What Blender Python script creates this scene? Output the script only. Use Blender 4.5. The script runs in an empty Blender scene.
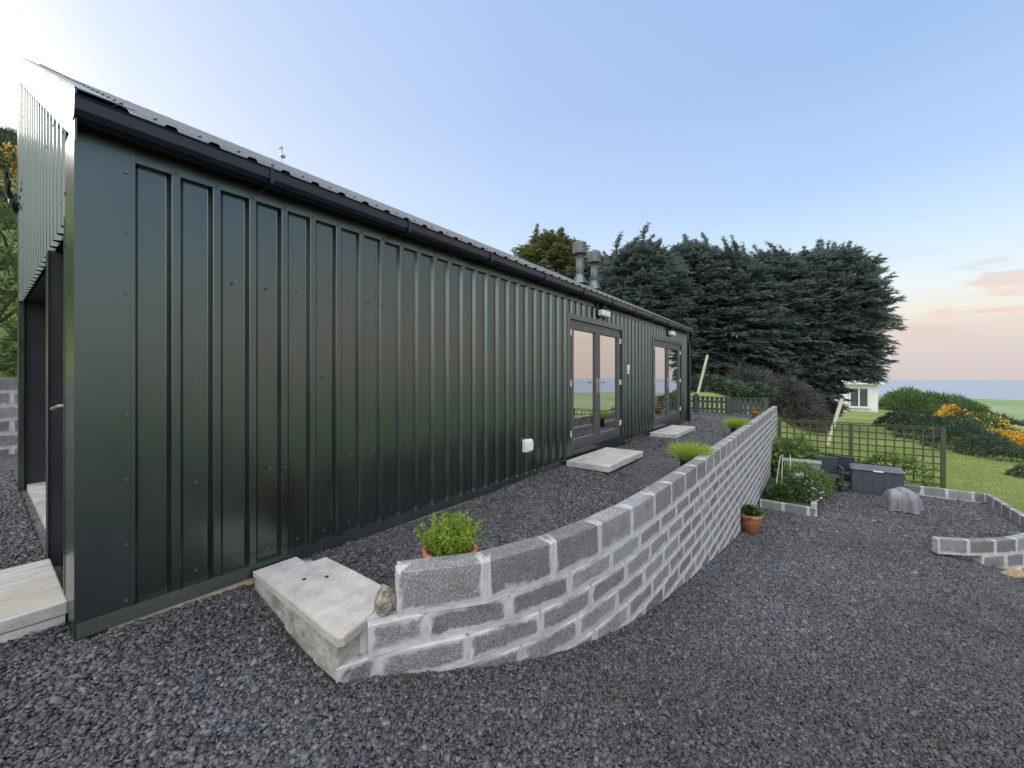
import bpy, math, random
import numpy as np
from mathutils import Vector, Matrix
R = math.radians
random.seed(7); RNG = np.random.default_rng(11)
SC = bpy.context.scene
COL = SC.collection

# ------------------------------------------------------------------ mesh helpers
class MB:
    """collects boxes, bars, tubes, sheets; build() links them as ONE mesh object"""
    def __init__(s): s.v = []; s.f = []; s.a = []; s.cut = None; s.m2 = None
    def vert(s, p, a=0.0): s.v.append(tuple(p)); s.a.append(a); return len(s.v) - 1
    def face(s, pts): i = [s.vert(p) for p in pts]; s.f.append(tuple(i))
    def box(s, x0, x1, y0, y1, z0, z1):
        s.hexa([(x0,y0,z0),(x1,y0,z0),(x1,y1,z0),(x0,y1,z0),(x0,y0,z1),(x1,y0,z1),(x1,y1,z1),(x0,y1,z1)])
        return s
    def hexa(s, p):
        b = len(s.v)
        for q in p: s.vert(q)
        for f in ((0,3,2,1),(4,5,6,7),(0,1,5,4),(1,2,6,5),(2,3,7,6),(3,0,4,7)): s.f.append(tuple(b+i for i in f))
    def bbox(s, x0, x1, y0, y1, z0, z1, r=.01):
        """box with chamfered edges"""
        import bmesh
        bm = bmesh.new(); bmesh.ops.create_cube(bm, size=1)
        for v in bm.verts:
            v.co = Vector(((x0+x1)/2+v.co.x*(x1-x0), (y0+y1)/2+v.co.y*(y1-y0), (z0+z1)/2+v.co.z*(z1-z0)))
        bmesh.ops.bevel(bm, geom=list(bm.edges), offset=r, segments=2, affect='EDGES', profile=.5)
        b = len(s.v); bm.verts.index_update()
        for v in bm.verts: s.vert(v.co)
        for f in bm.faces: s.f.append(tuple(b+v.index for v in f.verts))
        bm.free(); return s
    def tube(s, pts, r, n=8, cap=True):
        pts = [Vector(p) for p in pts]; rings = []
        rr = r if isinstance(r, (list, tuple)) else [r]*len(pts)
        for i, p in enumerate(pts):
            t = (pts[min(i+1, len(pts)-1)] - pts[max(i-1, 0)]).normalized()
            u = t.cross(Vector((0,0,1)))
            if u.length < .05: u = t.cross(Vector((1,0,0)))
            u.normalize(); w = t.cross(u)
            rings.append([s.vert(p + (u*math.cos(k*2*math.pi/n) + w*math.sin(k*2*math.pi/n))*rr[i]) for k in range(n)])
        for a, b in zip(rings, rings[1:]):
            for k in range(n): s.f.append((a[k], a[(k+1)%n], b[(k+1)%n], b[k]))
        if cap: s.f.append(tuple(rings[0])); s.f.append(tuple(reversed(rings[-1])))
        return s
    def lathe(s, c, prof, n=24, wob=None):
        c = Vector(c); rings = []
        for r, z in prof:
            ring = []
            for k in range(n):
                th = k*2*math.pi/n; q = r*(wob(th, z) if wob else 1)
                ring.append(s.vert(c + Vector((q*math.cos(th), q*math.sin(th), z))))
            rings.append(ring)
        for a, b in zip(rings, rings[1:]):
            for k in range(n): s.f.append((a[k], a[(k+1)%n], b[(k+1)%n], b[k]))
        s.f.append(tuple(reversed(rings[0]))); s.f.append(tuple(rings[-1]))
        return s
    def build(s, name, mat, parent=None, smooth=False, attr=None):
        o = off(parent)
        me = bpy.data.meshes.new(name)
        me.from_pydata([(x-o[0], y-o[1], z-o[2]) for x, y, z in s.v], [], s.f)
        if smooth: me.polygons.foreach_set('use_smooth', [True]*len(me.polygons))
        if attr:
            at = me.attributes.new(attr, 'FLOAT', 'POINT'); at.data.foreach_set('value', s.a)
        me.update(); ob = link(name, me, mat, parent)
        if s.m2:
            me.materials.append(s.m2); mi = [0]*s.cut+[1]*(len(me.polygons)-s.cut); me.polygons.foreach_set('material_index', mi)
        return ob

def off(p):
    o = Vector((0,0,0))
    while p is not None: o = o + p.location; p = p.parent
    return o
def link(name, me, mat, parent=None):
    ob = bpy.data.objects.new(name, me)
    if mat: me.materials.append(mat)
    COL.objects.link(ob); ob.parent = parent
    return ob
def np_mesh(name, V, F, mat, parent=None, smooth=False, k=None):
    """fast mesh from numpy arrays; F is (n,3) or (n,4)"""
    me = bpy.data.meshes.new(name); n = F.shape[0]; m = F.shape[1]
    o = off(parent); V = np.asarray(V, float) - np.array(o)
    me.vertices.add(len(V)); me.vertices.foreach_set('co', V.astype(np.float32).ravel())
    me.loops.add(n*m); me.loops.foreach_set('vertex_index', F.astype(np.int32).ravel())
    me.polygons.add(n); me.polygons.foreach_set('loop_start', np.arange(0, n*m, m, dtype=np.int32))
    if smooth: me.polygons.foreach_set('use_smooth', np.ones(n, bool))
    me.update(calc_edges=True); me.validate()
    return link(name, me, mat, parent)
def tag(o, label=None, cat=None, group=None, kind=None):
    if label: o['label'] = label
    if cat: o['category'] = cat
    if group: o['group'] = group
    if kind: o['kind'] = kind
    return o
def thing(name, loc, label, cat, group=None, rz=0):
    o = bpy.data.objects.new(name, None); COL.objects.link(o); o.location = loc; o.rotation_euler = (0,0,rz)
    o.empty_display_size = .1
    return tag(o, label, cat, group)
def copy_tree(o, parent=None):
    c = o.copy(); COL.objects.link(c); c.parent = parent
    for ch in list(o.children): copy_tree(ch, c)
    return c

# ------------------------------------------------------------------ materials
def new_mat(name):
    m = bpy.data.materials.new(name); m.use_nodes = True
    nt = m.node_tree; nt.nodes.clear()
    out = nt.nodes.new('ShaderNodeOutputMaterial'); b = nt.nodes.new('ShaderNodeBsdfPrincipled')
    nt.links.new(b.outputs[0], out.inputs[0])
    return m, nt, b
def N(nt, t, **kw):
    n = nt.nodes.new(t)
    for k, v in kw.items():
        if k in n.inputs.keys() if hasattr(n.inputs, 'keys') else False: n.inputs[k].default_value = v
        else: setattr(n, k, v)
    return n
def ramp(nt, src, stops, interp='LINEAR'):
    r = nt.nodes.new('ShaderNodeValToRGB'); r.color_ramp.interpolation = interp
    e = r.color_ramp.elements
    while len(e) > 1: e.remove(e[-1])
    e[0].position = stops[0][0]; e[0].color = (*stops[0][1], 1)
    for p, c in stops[1:]: q = e.new(p); q.color = (*c, 1)
    nt.links.new(src, r.inputs[0]); return r.outputs[0]
def g3(v): return (v, v, v)
def noise(nt, vec, scale, detail=4, rough=.55, out='Fac'):
    n = nt.nodes.new('ShaderNodeTexNoise'); n.inputs['Scale'].default_value = scale
    n.inputs['Detail'].default_value = detail; n.inputs['Roughness'].default_value = rough
    nt.links.new(vec, n.inputs['Vector']); return n.outputs[out]
def objco(nt): return nt.nodes.new('ShaderNodeTexCoord').outputs['Object']
def bump(nt, b, h, strength=.3, dist=.01, normal=None):
    n = nt.nodes.new('ShaderNodeBump'); n.inputs['Strength'].default_value = strength; n.inputs['Distance'].default_value = dist
    nt.links.new(h, n.inputs['Height'])
    if normal is not None: nt.links.new(normal, n.inputs['Normal'])
    nt.links.new(n.outputs[0], b.inputs['Normal']); return n.outputs[0]
def mixc(nt, fac, a, b, mode='MIX'):
    m = nt.nodes.new('ShaderNodeMix'); m.data_type = 'RGBA'; m.blend_type = mode
    if isinstance(fac, float): m.inputs[0].default_value = fac
    else: nt.links.new(fac, m.inputs[0])
    for i, c in ((6, a), (7, b)):
        if isinstance(c, tuple): m.inputs[i].default_value = (*c, 1)
        else: nt.links.new(c, m.inputs[i])
    return m.outputs[2]
def math_(nt, op, a, b=None, clamp=False):
    m = nt.nodes.new('ShaderNodeMath'); m.operation = op; m.use_clamp = clamp
    for i, c in enumerate((a, b)):
        if c is None: continue
        if isinstance(c, (int, float)): m.inputs[i].default_value = c
        else: nt.links.new(c, m.inputs[i])
    return m.outputs[0]

def simple(name, c1, c2, scale=8, rough=.6, metallic=0, bstr=.2, bdist=.005, bscale=None, rvar=.1, spec=.5):
    m, nt, b = new_mat(name); co = objco(nt)
    n = noise(nt, co, scale)
    nt.links.new(ramp(nt, n, [(.3, c1), (.7, c2)]), b.inputs['Base Color'])
    nt.links.new(ramp(nt, noise(nt, co, scale*2.3), [(.3, g3(max(0, rough-rvar))), (.7, g3(min(1, rough+rvar)))]), b.inputs['Roughness'])
    b.inputs['Metallic'].default_value = metallic
    b.inputs['Specular IOR Level'].default_value = spec
    if bstr: bump(nt, b, noise(nt, co, bscale or scale*6), bstr, bdist)
    return m

def metal_mat(name, base, rough, metallic=.75, wave=.0025):
    m, nt, b = new_mat(name); co = objco(nt)
    map_ = nt.nodes.new('ShaderNodeMapping'); map_.inputs['Scale'].default_value = (1, 1, .35); nt.links.new(co, map_.inputs[0])
    n1 = noise(nt, map_.outputs[0], 2.2, 3); n2 = noise(nt, co, 45, 5, .7)
    dirt = noise(nt, map_.outputs[0], 4, 3, .5)
    c = mixc(nt, dirt, tuple(x*.85 for x in base), tuple(x*1.12 for x in base))
    nt.links.new(c, b.inputs['Base Color']); b.inputs['Metallic'].default_value = metallic
    nt.links.new(ramp(nt, dirt, [(.3, g3(rough-.03)), (.7, g3(rough+.05))]), b.inputs['Roughness'])
    h = math_(nt, 'ADD', math_(nt, 'MULTIPLY', n1, 1.0), math_(nt, 'MULTIPLY', n2, .0012))
    bump(nt, b, h, .5, wave*4); return m

def gravel_mat(name, island, scale=52):
    m, nt, b = new_mat(name); co = objco(nt)
    big = noise(nt, co, .55, 6, .62); mid = noise(nt, co, 5, 3)
    if island:
        rnd = nt.nodes.new('ShaderNodeNewGeometry').outputs['Random Per Island']
        rc = nt.nodes.new('ShaderNodeTexWhiteNoise'); rc.noise_dimensions = '1D'; nt.links.new(rnd, rc.inputs['W']); rnd2 = rc.outputs['Value']
    else:
        v = nt.nodes.new('ShaderNodeTexVoronoi'); v.inputs['Scale'].default_value = scale; v.inputs['Randomness'].default_value = 1
        wob = nt.nodes.new('ShaderNodeTexNoise'); wob.inputs['Scale'].default_value = scale*.9; wob.inputs['Detail'].default_value = 1
        nt.links.new(co, wob.inputs['Vector'])
        add = nt.nodes.new('ShaderNodeVectorMath'); add.operation = 'MULTIPLY_ADD'; add.inputs[1].default_value = (.016,)*3
        nt.links.new(wob.outputs['Color'], add.inputs[0]); nt.links.new(co, add.inputs[2])
        nt.links.new(add.outputs[0], v.inputs['Vector'])
        sp = nt.nodes.new('ShaderNodeSeparateColor'); nt.links.new(v.outputs['Color'], sp.inputs[0]); rnd = sp.outputs[0]; rnd2 = sp.outputs[1]
    c = ramp(nt, rnd, [(0, (.024,.027,.031)), (.35, (.054,.057,.063)), (.75, (.092,.095,.102)), (.95, (.125,.126,.128)), (1, (.18,.18,.175))])
    brown = ramp(nt, rnd2, [(.75, g3(0)), (.97, g3(.5))])
    c = mixc(nt, brown, c, (.095,.082,.066))
    c = mixc(nt, .9, c, ramp(nt, big, [(.32, (.72,.69,.64)), (.5, (1,1,1)), (.68, (1.28,1.31,1.38))]), 'MULTIPLY')
    if not island: c = mixc(nt, 1.0, c, (.82,.82,.82), 'MULTIPLY')
    nt.links.new(c, b.inputs['Base Color']); b.inputs['Roughness'].default_value = .62
    b.inputs['Specular IOR Level'].default_value = .45
    if island:
        bump(nt, b, noise(nt, co, 220, 4, .7), .35, .002)
    else:
        geo = nt.nodes.new('ShaderNodeNewGeometry')
        tl = nt.nodes.new('ShaderNodeVectorMath'); tl.operation = 'MULTIPLY_ADD'
        sub = nt.nodes.new('ShaderNodeVectorMath'); sub.operation = 'SUBTRACT'; sub.inputs[1].default_value = (.5,)*3
        nt.links.new(v.outputs['Color'], sub.inputs[0]); nt.links.new(sub.outputs[0], tl.inputs[0])
        tl.inputs[1].default_value = (1.1, 1.1, .3); nt.links.new(geo.outputs['Normal'], tl.inputs[2])
        nm = nt.nodes.new('ShaderNodeVectorMath'); nm.operation = 'NORMALIZE'; nt.links.new(tl.outputs[0], nm.inputs[0])
        bump(nt, b, math_(nt, 'SUBTRACT', 1.0, v.outputs['Distance']), .55, .012, nm.outputs[0])
    return m

def block_mat(name):
    m, nt, b = new_mat(name); co = objco(nt)
    at = nt.nodes.new('ShaderNodeAttribute'); at.attribute_name = 'smear'
    rnd = nt.nodes.new('ShaderNodeNewGeometry').outputs['Random Per Island']
    sp = noise(nt, co, 120, 3, .75); md = noise(nt, co, 9, 5, .6); lg = noise(nt, co, 2.0, 3)
    blk = ramp(nt, sp, [(.32, (.075,.077,.082)), (.46, (.172,.175,.182)), (.58, (.27,.272,.277)), (.72, (.50,.50,.50))])
    blk = mixc(nt, .55, blk, ramp(nt, noise(nt, co, 5.5, 5, .65), [(.32, (.66,.63,.58)), (.5, g3(1)), (.7, g3(1.25))]), 'MULTIPLY')
    blk = mixc(nt, .85, blk, ramp(nt, rnd, [(0, (.66,.66,.67)), (.4, (.95,.93,.90)), (.7, (1.05,1.03,.99)), (1, (1.28,1.28,1.30))]), 'MULTIPLY')
    mort = ramp(nt, md, [(.3, (.37,.37,.365)), (.7, (.57,.57,.56))])
    fac = math_(nt, 'ADD', at.outputs['Fac'], math_(nt, 'MULTIPLY', math_(nt, 'SUBTRACT', noise(nt, co, 20, 5, .65), .5), .95))
    fac = math_(nt, 'ADD', fac, math_(nt, 'MULTIPLY', math_(nt, 'SUBTRACT', noise(nt, co, 6.5, 4, .6), .5), .95))
    k = ramp(nt, fac, [(.42, g3(0)), (.60, g3(.5)), (.85, g3(.97))])
    nt.links.new(mixc(nt, k, blk, mort), b.inputs['Base Color'])
    b.inputs['Roughness'].default_value = .9; b.inputs['Specular IOR Level'].default_value = .25
    bump(nt, b, math_(nt, 'ADD', sp, math_(nt, 'MULTIPLY', md, .5)), .5, .004); return m

def leaf_mat(name, stops, scale=1.2, trans=.25, rough=.6):
    m, nt, b = new_mat(name); co = objco(nt)
    n = noise(nt, co, scale, 3); r = nt.nodes.new('ShaderNodeNewGeometry').outputs['Random Per Island']
    f = math_(nt, 'ADD', math_(nt, 'MULTIPLY', n, .75), math_(nt, 'MULTIPLY', r, .3))
    c = ramp(nt, f, stops)
    nt.links.new(c, b.inputs['Base Color']); b.inputs['Roughness'].default_value = rough; b.inputs['Specular IOR Level'].default_value = .25
    t = nt.nodes.new('ShaderNodeBsdfTranslucent'); nt.links.new(c, t.inputs[0])
    mx = nt.nodes.new('ShaderNodeMixShader'); mx.inputs[0].default_value = trans
    nt.links.new(b.outputs[0], mx.inputs[1]); nt.links.new(t.outputs[0], mx.inputs[2])
    nt.links.new(mx.outputs[0], nt.nodes['Material Output'].inputs[0]); return m

M = {}
M['clad'] = metal_mat('green_cladding', (.116,.141,.134), .25, .95, .0026)
M['roof'] = metal_mat('green_roof_sheet', (.085,.098,.105), .42, .6)
M['trim'] = metal_mat('green_trim', (.122,.148,.141), .27, .93)
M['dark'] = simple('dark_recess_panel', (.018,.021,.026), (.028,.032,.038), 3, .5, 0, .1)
M['gutter'] = simple('black_plastic', (.008,.013,.026), (.013,.019,.034), 4, .33, 0, .05)
M['frame'] = simple('anthracite_frame', (.060,.062,.066), (.075,.077,.080), 5, .35, 0, .05)
M['white'] = simple('white_plastic', (.72,.72,.70), (.80,.80,.79), 9, .45, 0, .05)
M['steel'] = simple('brushed_steel', (.42,.43,.45), (.55,.56,.58), 12, .34, .9, .1)
M['flue'] = simple('dull_grey_flue', (.10,.108,.112), (.155,.162,.165), 9, .5, .4, .1)
M['screw'] = simple('screw_head', (.10,.11,.11), (.16,.17,.17), 20, .4, .6, 0)
M['timber'] = simple('plinth_timber', (.30,.25,.17), (.42,.36,.26), 14, .8)
M['block'] = block_mat('concrete_block')
M['mortar'] = simple('pale_mortar', (.37,.37,.365), (.55,.55,.54), 11, .92, 0, .6, .006, 60, spec=.2)
M['slab'] = None
M['gravel'] = gravel_mat('slate_gravel', False); M['stones'] = gravel_mat('slate_chips', True)
M['terracotta'] = simple('terracotta', (.40,.14,.07), (.52,.21,.115), 9, .8, 0, .25, .003)
M['blackpot'] = simple('black_pot', (.015,.016,.02), (.03,.03,.035), 8, .5)
M['soil'] = simple('soil', (.030,.022,.016), (.06,.045,.032), 30, .95, 0, .8, .02)
M['rock'] = simple('rubble_stone', (.13,.11,.08), (.46,.42,.34), 26, .9, 0, 1, .03, 40)
M['sandstone'] = simple('sandstone', (.36,.25,.16), (.50,.38,.25), 14, .9, 0, .6, .01, 40)
M['lattice'] = simple('stained_lattice', (.045,.052,.026), (.085,.088,.048), 18, .8, 0, .3)
M['fence'] = simple('dark_fence_timber', (.040,.052,.048), (.075,.088,.080), 12, .8, 0, .3)
M['pole'] = simple('pale_pole_timber', (.42,.40,.29), (.58,.56,.44), 14, .8, 0, .3)
M['box'] = simple('dark_resin', (.050,.056,.072), (.066,.073,.090), 30, .5, 0, .2)
M['lid'] = simple('grey_resin_lid', (.095,.10,.125), (.125,.13,.155), 30, .4, 0, .15)
M['rattan'] = simple('dark_rattan', (.020,.024,.036), (.040,.046,.062), 60, .6, 0, .6, .006, 90)
M['cover'] = simple('grey_cover_cloth', (.15,.152,.165), (.24,.24,.258), 6, .7, 0, .3, .02, 14)
M['house'] = simple('white_render', (.72,.72,.73), (.80,.80,.80), 3, .8, 0, .1)
M['glassdark'] = simple('dark_window_glass', (.10,.11,.13), (.13,.14,.16), 1, .08, .3, 0)
M['bark'] = simple('bark', (.05,.04,.03), (.11,.09,.07), 8, .95, 0, .8, .03)
M['cane'] = simple('pale_cane', (.55,.55,.50), (.68,.68,.62), 20, .6)
M['twig'] = leaf_mat('grey_twigs', [(.2, (.040,.046,.042)), (.8, (.100,.104,.094))], 1.5, .0, .9)
M['cypress'] = leaf_mat('cypress_foliage', [(.26, (.045,.068,.076)), (.48, (.115,.155,.150)), (.62, (.165,.205,.18)), (.8, (.25,.275,.20))], .62, .36)
M['cypressy'] = leaf_mat('yellowish_conifer', [(.22, (.075,.095,.045)), (.5, (.15,.18,.07)), (.8, (.24,.26,.11))], .55, .25)
M['rosemary'] = leaf_mat('bright_rosemary', [(.2, (.10,.17,.022)), (.5, (.23,.34,.045)), (.8, (.42,.52,.11))], 9, .35)
M['lime'] = leaf_mat('lime_grass_blades', [(.2, (.17,.27,.03)), (.5, (.30,.43,.06)), (.8, (.42,.52,.13))], 9, .35)
M['shrub'] = leaf_mat('shrub_leaves', [(.2, (.030,.062,.024)), (.5, (.062,.115,.036)), (.8, (.12,.19,.065))], 3, .28)
M['shrubl'] = leaf_mat('light_shrub_leaves', [(.2, (.06,.11,.035)), (.5, (.115,.19,.055)), (.8, (.20,.28,.09))], 3, .28)
M['gorse'] = leaf_mat('gorse_spines', [(.2, (.024,.046,.034)), (.5, (.044,.074,.048)), (.8, (.075,.11,.062))], .9, .1)
M['gorseg'] = leaf_mat('green_scrub', [(.2, (.040,.078,.026)), (.5, (.075,.125,.040)), (.8, (.13,.19,.065))], .9, .2)
M['bloom'] = leaf_mat('orange_gorse_bloom', [(.2, (.50,.29,.03)), (.6, (.74,.47,.07)), (.9, (.84,.62,.14))], 2, .3)
M['whitebloom'] = leaf_mat('pale_pink_bloom', [(.2, (.55,.45,.50)), (.8, (.78,.74,.76))], 6, .3)
M['grass'] = leaf_mat('grass_blades', [(.2, (.15,.20,.055)), (.5, (.23,.29,.08)), (.8, (.34,.385,.13))], .8, .3)
def slab_mat(name, grain):
    m, nt, b = new_mat(name); co = objco(nt)
    mp = nt.nodes.new('ShaderNodeMapping'); mp.inputs['Scale'].default_value = grain; nt.links.new(co, mp.inputs[0])
    n = noise(nt, mp.outputs[0], 4, 6, .65); st = noise(nt, co, 2.6, 5, .6); sp = noise(nt, co, 120, 3)
    c = ramp(nt, n, [(.28, (.27,.265,.255)), (.5, (.45,.445,.43)), (.72, (.60,.595,.58))])
    c = mixc(nt, ramp(nt, st, [(.46, g3(0)), (.68, g3(.7))]), c, (.38,.33,.26))
    c = mixc(nt, .35, c, ramp(nt, sp, [(.35, g3(.6)), (.6, g3(1.1))]), 'MULTIPLY')
    nt.links.new(c, b.inputs['Base Color']); b.inputs['Roughness'].default_value = .85; b.inputs['Specular IOR Level'].default_value = .3
    bump(nt, b, math_(nt, 'ADD', n, math_(nt, 'MULTIPLY', sp, .3)), .5, .006); return m
M['slabbase'] = simple('rough_stone_base', (.20,.185,.16), (.46,.44,.40), 10, .92, 0, .8, .02, 30, spec=.2)
M['slab'] = slab_mat('riven_paving', (1, 1, 1)); M['plank'] = slab_mat('plank_paving', (9, .7, 3))
def glass_mat():
    m, nt, b = new_mat('coated_door_glass'); co = objco(nt)
    b.inputs['Base Color'].default_value = (.66,.655,.65,1); b.inputs['Metallic'].default_value = 1; b.inputs['Roughness'].default_value = .015
    bump(nt, b, noise(nt, co, 1.6, 2), .04, .02); return m
M['glass'] = glass_mat()

# ------------------------------------------------------------------ ground shapes
def sst(a, b, x): t = np.clip((np.asarray(x, float)-a)/(b-a), 0, 1); return t*t*(3-2*t)
_hy = [-20, 0, .6, 1.0, 1.5, 2, 3, 4, 5.4, 6.7, 8, 9.5, 11, 13, 15, 40]
_hz = [-1.38,-1.38,-1.43,-1.49,-1.59,-1.69,-1.92,-2.10,-2.34,-2.58,-2.78,-2.95,-3.08,-3.15,-3.19,-3.2]
def hyard(x, y):
    x = np.asarray(x, float); y = np.asarray(y, float)
    z = sum(np.interp(y+d, _hy, _hz) for d in (-.35,-.18,0,.18,.35))/5
    z = z - .20*np.clip(x-1.75, 0, 1.6)*sst(6, 9, y)*(1-sst(10.5, 12.5, y))
    w = sst(-3.45, -1.85, x)
    return -1.31*(1-w) + z*w
def hland(x, y):
    x = np.asarray(x, float); y = np.asarray(y, float)
    L = -3.3 - .012*np.clip(y-17, 0, 45) - .09*np.clip(x-5, 0, 30)
    bank = 2.6*sst(.4, -4.5, x)*sst(15.8, 18.5, y)
    L = L + bank*(1-.55*sst(24, 60, y))
    # lawn beside the yard follows the yard's fall
    L = np.maximum(L, L*sst(4, 13, y) + (hyard(np.minimum(x, 3), y)-.1-.05*np.clip(x-3.5, 0, 20))*(1-sst(4, 13, y)))
    hill = .465*np.clip(-12.5-x, 0, 75)*(1-sst(45, 150, y))
    yardflat = sst(-4, -9, x)*(1-sst(15, 30, y))
    L = L*(1-yardflat) + (-1.42)*yardflat
    L = L + hill
    far = 18.5*sst(62, 230, y + .35*np.clip(x, -20, 400))
    right = 14*sst(14, 160, x)
    L = np.maximum(L - far - right, -23 + hill)
    r = np.hypot(x, y)
    L = L + 1.2*np.sin(x*.011+1)*np.sin(y*.013)*sst(120, 300, r)
    return L - 60*sst(640, 700, r + 25*np.sin(np.arctan2(x, y)*14)) 
def grid(xs, ys, zf, keep=None):
    X, Y = np.meshgrid(xs, ys); Z = zf(X, Y); nx, ny = len(xs), len(ys)
    V = np.stack([X, Y, Z], -1).reshape(-1, 3)
    i = (np.arange(ny-1)[:, None]*nx + np.arange(nx-1)[None]).ravel()
    F = np.stack([i, i+1, i+nx+1, i+nx], 1)
    if keep is not None: F = F[keep(V[F].mean(1))]
    return V, F
def stretch(n, near, far, p=2.6):
    t = np.linspace(-1, 1, n); return np.sign(t)*(near*np.abs(t) + (far-near)*np.abs(t)**p/1.0)
def in_yard(c):
    x, y = c[:, 0], c[:, 1]
    return (y < 15.25) & (x > -14.5) & ((x < 3.55) | (y < 10.3)) & (x < 9)
def land_z(x, y):
    z = hland(x, y)
    ins = sst(15.6, 15.2, y)*sst(-15, -14.2, x)*np.maximum(sst(3.9, 3.4, x), sst(10.9, 10.2, y)*sst(9.5, 8.8, x))
    zy = hyard(x, y)-.12
    return np.where(ins > 0, z*(1-ins)+np.minimum(z, zy)*ins, z)
def grass_mat():
    m, nt, b = new_mat('lawn_grass'); co = objco(nt)
    n1 = noise(nt, co, .28, 5, .6); n2 = noise(nt, co, 3.2, 6, .7); n3 = noise(nt, co, 45, 3, .8); n4 = noise(nt, co, .012, 2)
    f = math_(nt, 'ADD', math_(nt, 'MULTIPLY', n1, .55), math_(nt, 'MULTIPLY', n2, .45))
    c = ramp(nt, f, [(.32, (.125,.175,.050)), (.5, (.20,.25,.075)), (.66, (.30,.33,.12))])
    fld = ramp(nt, n4, [(.40, (.15,.23,.095)), (.5, (.19,.25,.12)), (.58, (.23,.26,.145))])
    sep = nt.nodes.new('ShaderNodeSeparateXYZ'); nt.links.new(co, sep.inputs[0])
    c = mixc(nt, ramp(nt, math_(nt, 'MULTIPLY', sep.outputs[1], .005), [(.45, g3(0)), (.7, g3(1))]), c, fld)
    c = mixc(nt, ramp(nt, math_(nt, 'MULTIPLY', sep.outputs[2], .02), [(.20, g3(0)), (.36, g3(1))]), c, ramp(nt, n2, [(.3, (.055,.040,.024)), (.7, (.14,.095,.05))]))
    c = mixc(nt, .5, c, ramp(nt, n3, [(.3, g3(.55)), (.7, g3(1.4))]), 'MULTIPLY')
    nt.links.new(c, b.inputs['Base Color']); b.inputs['Roughness'].default_value = .9; b.inputs['Specular IOR Level'].default_value = .15
    bump(nt, b, math_(nt, 'ADD', n3, n2), .7, .06); return m
M['lawn'] = grass_mat()
t = np.linspace(-1, 1, 300)
xs = 1.0 + np.sign(t)*(26*np.abs(t) + 760*np.abs(t)**4); ys = 14 + np.sign(t)*(26*np.abs(t) + 760*np.abs(t)**4)
V, F = grid(xs, ys, land_z); tag(np_mesh('ground', V, F, M['lawn'], smooth=True), kind='structure')
V, F = grid(np.arange(-14.6, 9.05, .1), np.arange(-8, 15.4, .1), hyard, in_yard)
tag(np_mesh('gravel_yard', V, F, M['gravel'], smooth=True), kind='structure')
# wall line in plan
PATH = [(-1.872,1.06),(-1.759,1.333),(-1.467,1.71),(-1.296,2.18),(-1.205,2.663),(-1.155,3.138),(-1.132,3.617),(-1.12,4.1),(-1.103,5.1),(-1.098,10),(-1.09,17.0)]
PA = np.array(PATH); SEG = np.r_[0, np.cumsum(np.hypot(*np.diff(PA, axis=0).T))]; SEG = SEG-SEG[1]
def pth(s):
    if s > SEG[-1] - 1e-6: s = SEG[-1]-1e-6
    return np.array([np.interp(s, SEG, PA[:, 0]), np.interp(s, SEG, PA[:, 1])])
def path_in(d):
    """path offset to the terrace side by d"""
    out = []
    for i in range(len(PA)):
        tg = PA[min(i+1, len(PA)-1)] - PA[max(i-1, 0)]; tg = tg/np.hypot(*tg); out.append(PA[i] + d*np.array([-tg[1], tg[0]]))
    return np.array(out)
ti = path_in(.08)
tb = MB(); xw = -3.02
for (x0, y0), (x1, y1) in zip(ti[1:], ti[2:]):
    n = max(1, int((y1-y0)/.5))
    for k in range(n):
        a0, a1 = k/n, (k+1)/n; p = [(x0+(x1-x0)*a, y0+(y1-y0)*a) for a in (a0, a1)]
        for j in range(4):
            f0, f1 = j/4, (j+1)/4
            q = lambda pt, f: (xw+(pt[0]-xw)*f, pt[1], -1.315 + .018*math.sin(pt[1]*1.7+f*5) - .03*f*(1 if 0 < f < 1 else 1))
            tb.face([q(p[0], f0), q(p[0], f1), q(p[1], f1), q(p[1], f0)])
tb.face([(-12, 12.62, -1.31), (-3.02, 12.62, -1.31), (-3.02, 17, -1.31), (-12, 17, -1.31)])
tag(tb.build('gravel_terrace', M['gravel']), kind='structure')
def hterr(y): return -1.33
# sea
def sea_mat():
    m, nt, b = new_mat('sea_water'); co = objco(nt)
    n = noise(nt, co, .004, 4); c = ramp(nt, n, [(.3, (.18,.215,.285)), (.7, (.225,.25,.31))])
    nt.links.new(c, b.inputs['Base Color']); b.inputs['Roughness'].default_value = .35; b.inputs['Specular IOR Level'].default_value = .4
    bump(nt, b, noise(nt, co, .15, 5, .6), .3, 1.0); return m
sb = MB(); sb.lathe((0, 0, -62), [(300, 0), (13000, .5), (13000, .6), (300, .1)], 96)
sea = MB()
ring = [(13000*math.cos(k*2*math.pi/96), 13000*math.sin(k*2*math.pi/96), -62) for k in range(96)]
sea.face(ring); tag(sea.build('sea', sea_mat()), kind='structure')

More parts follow.
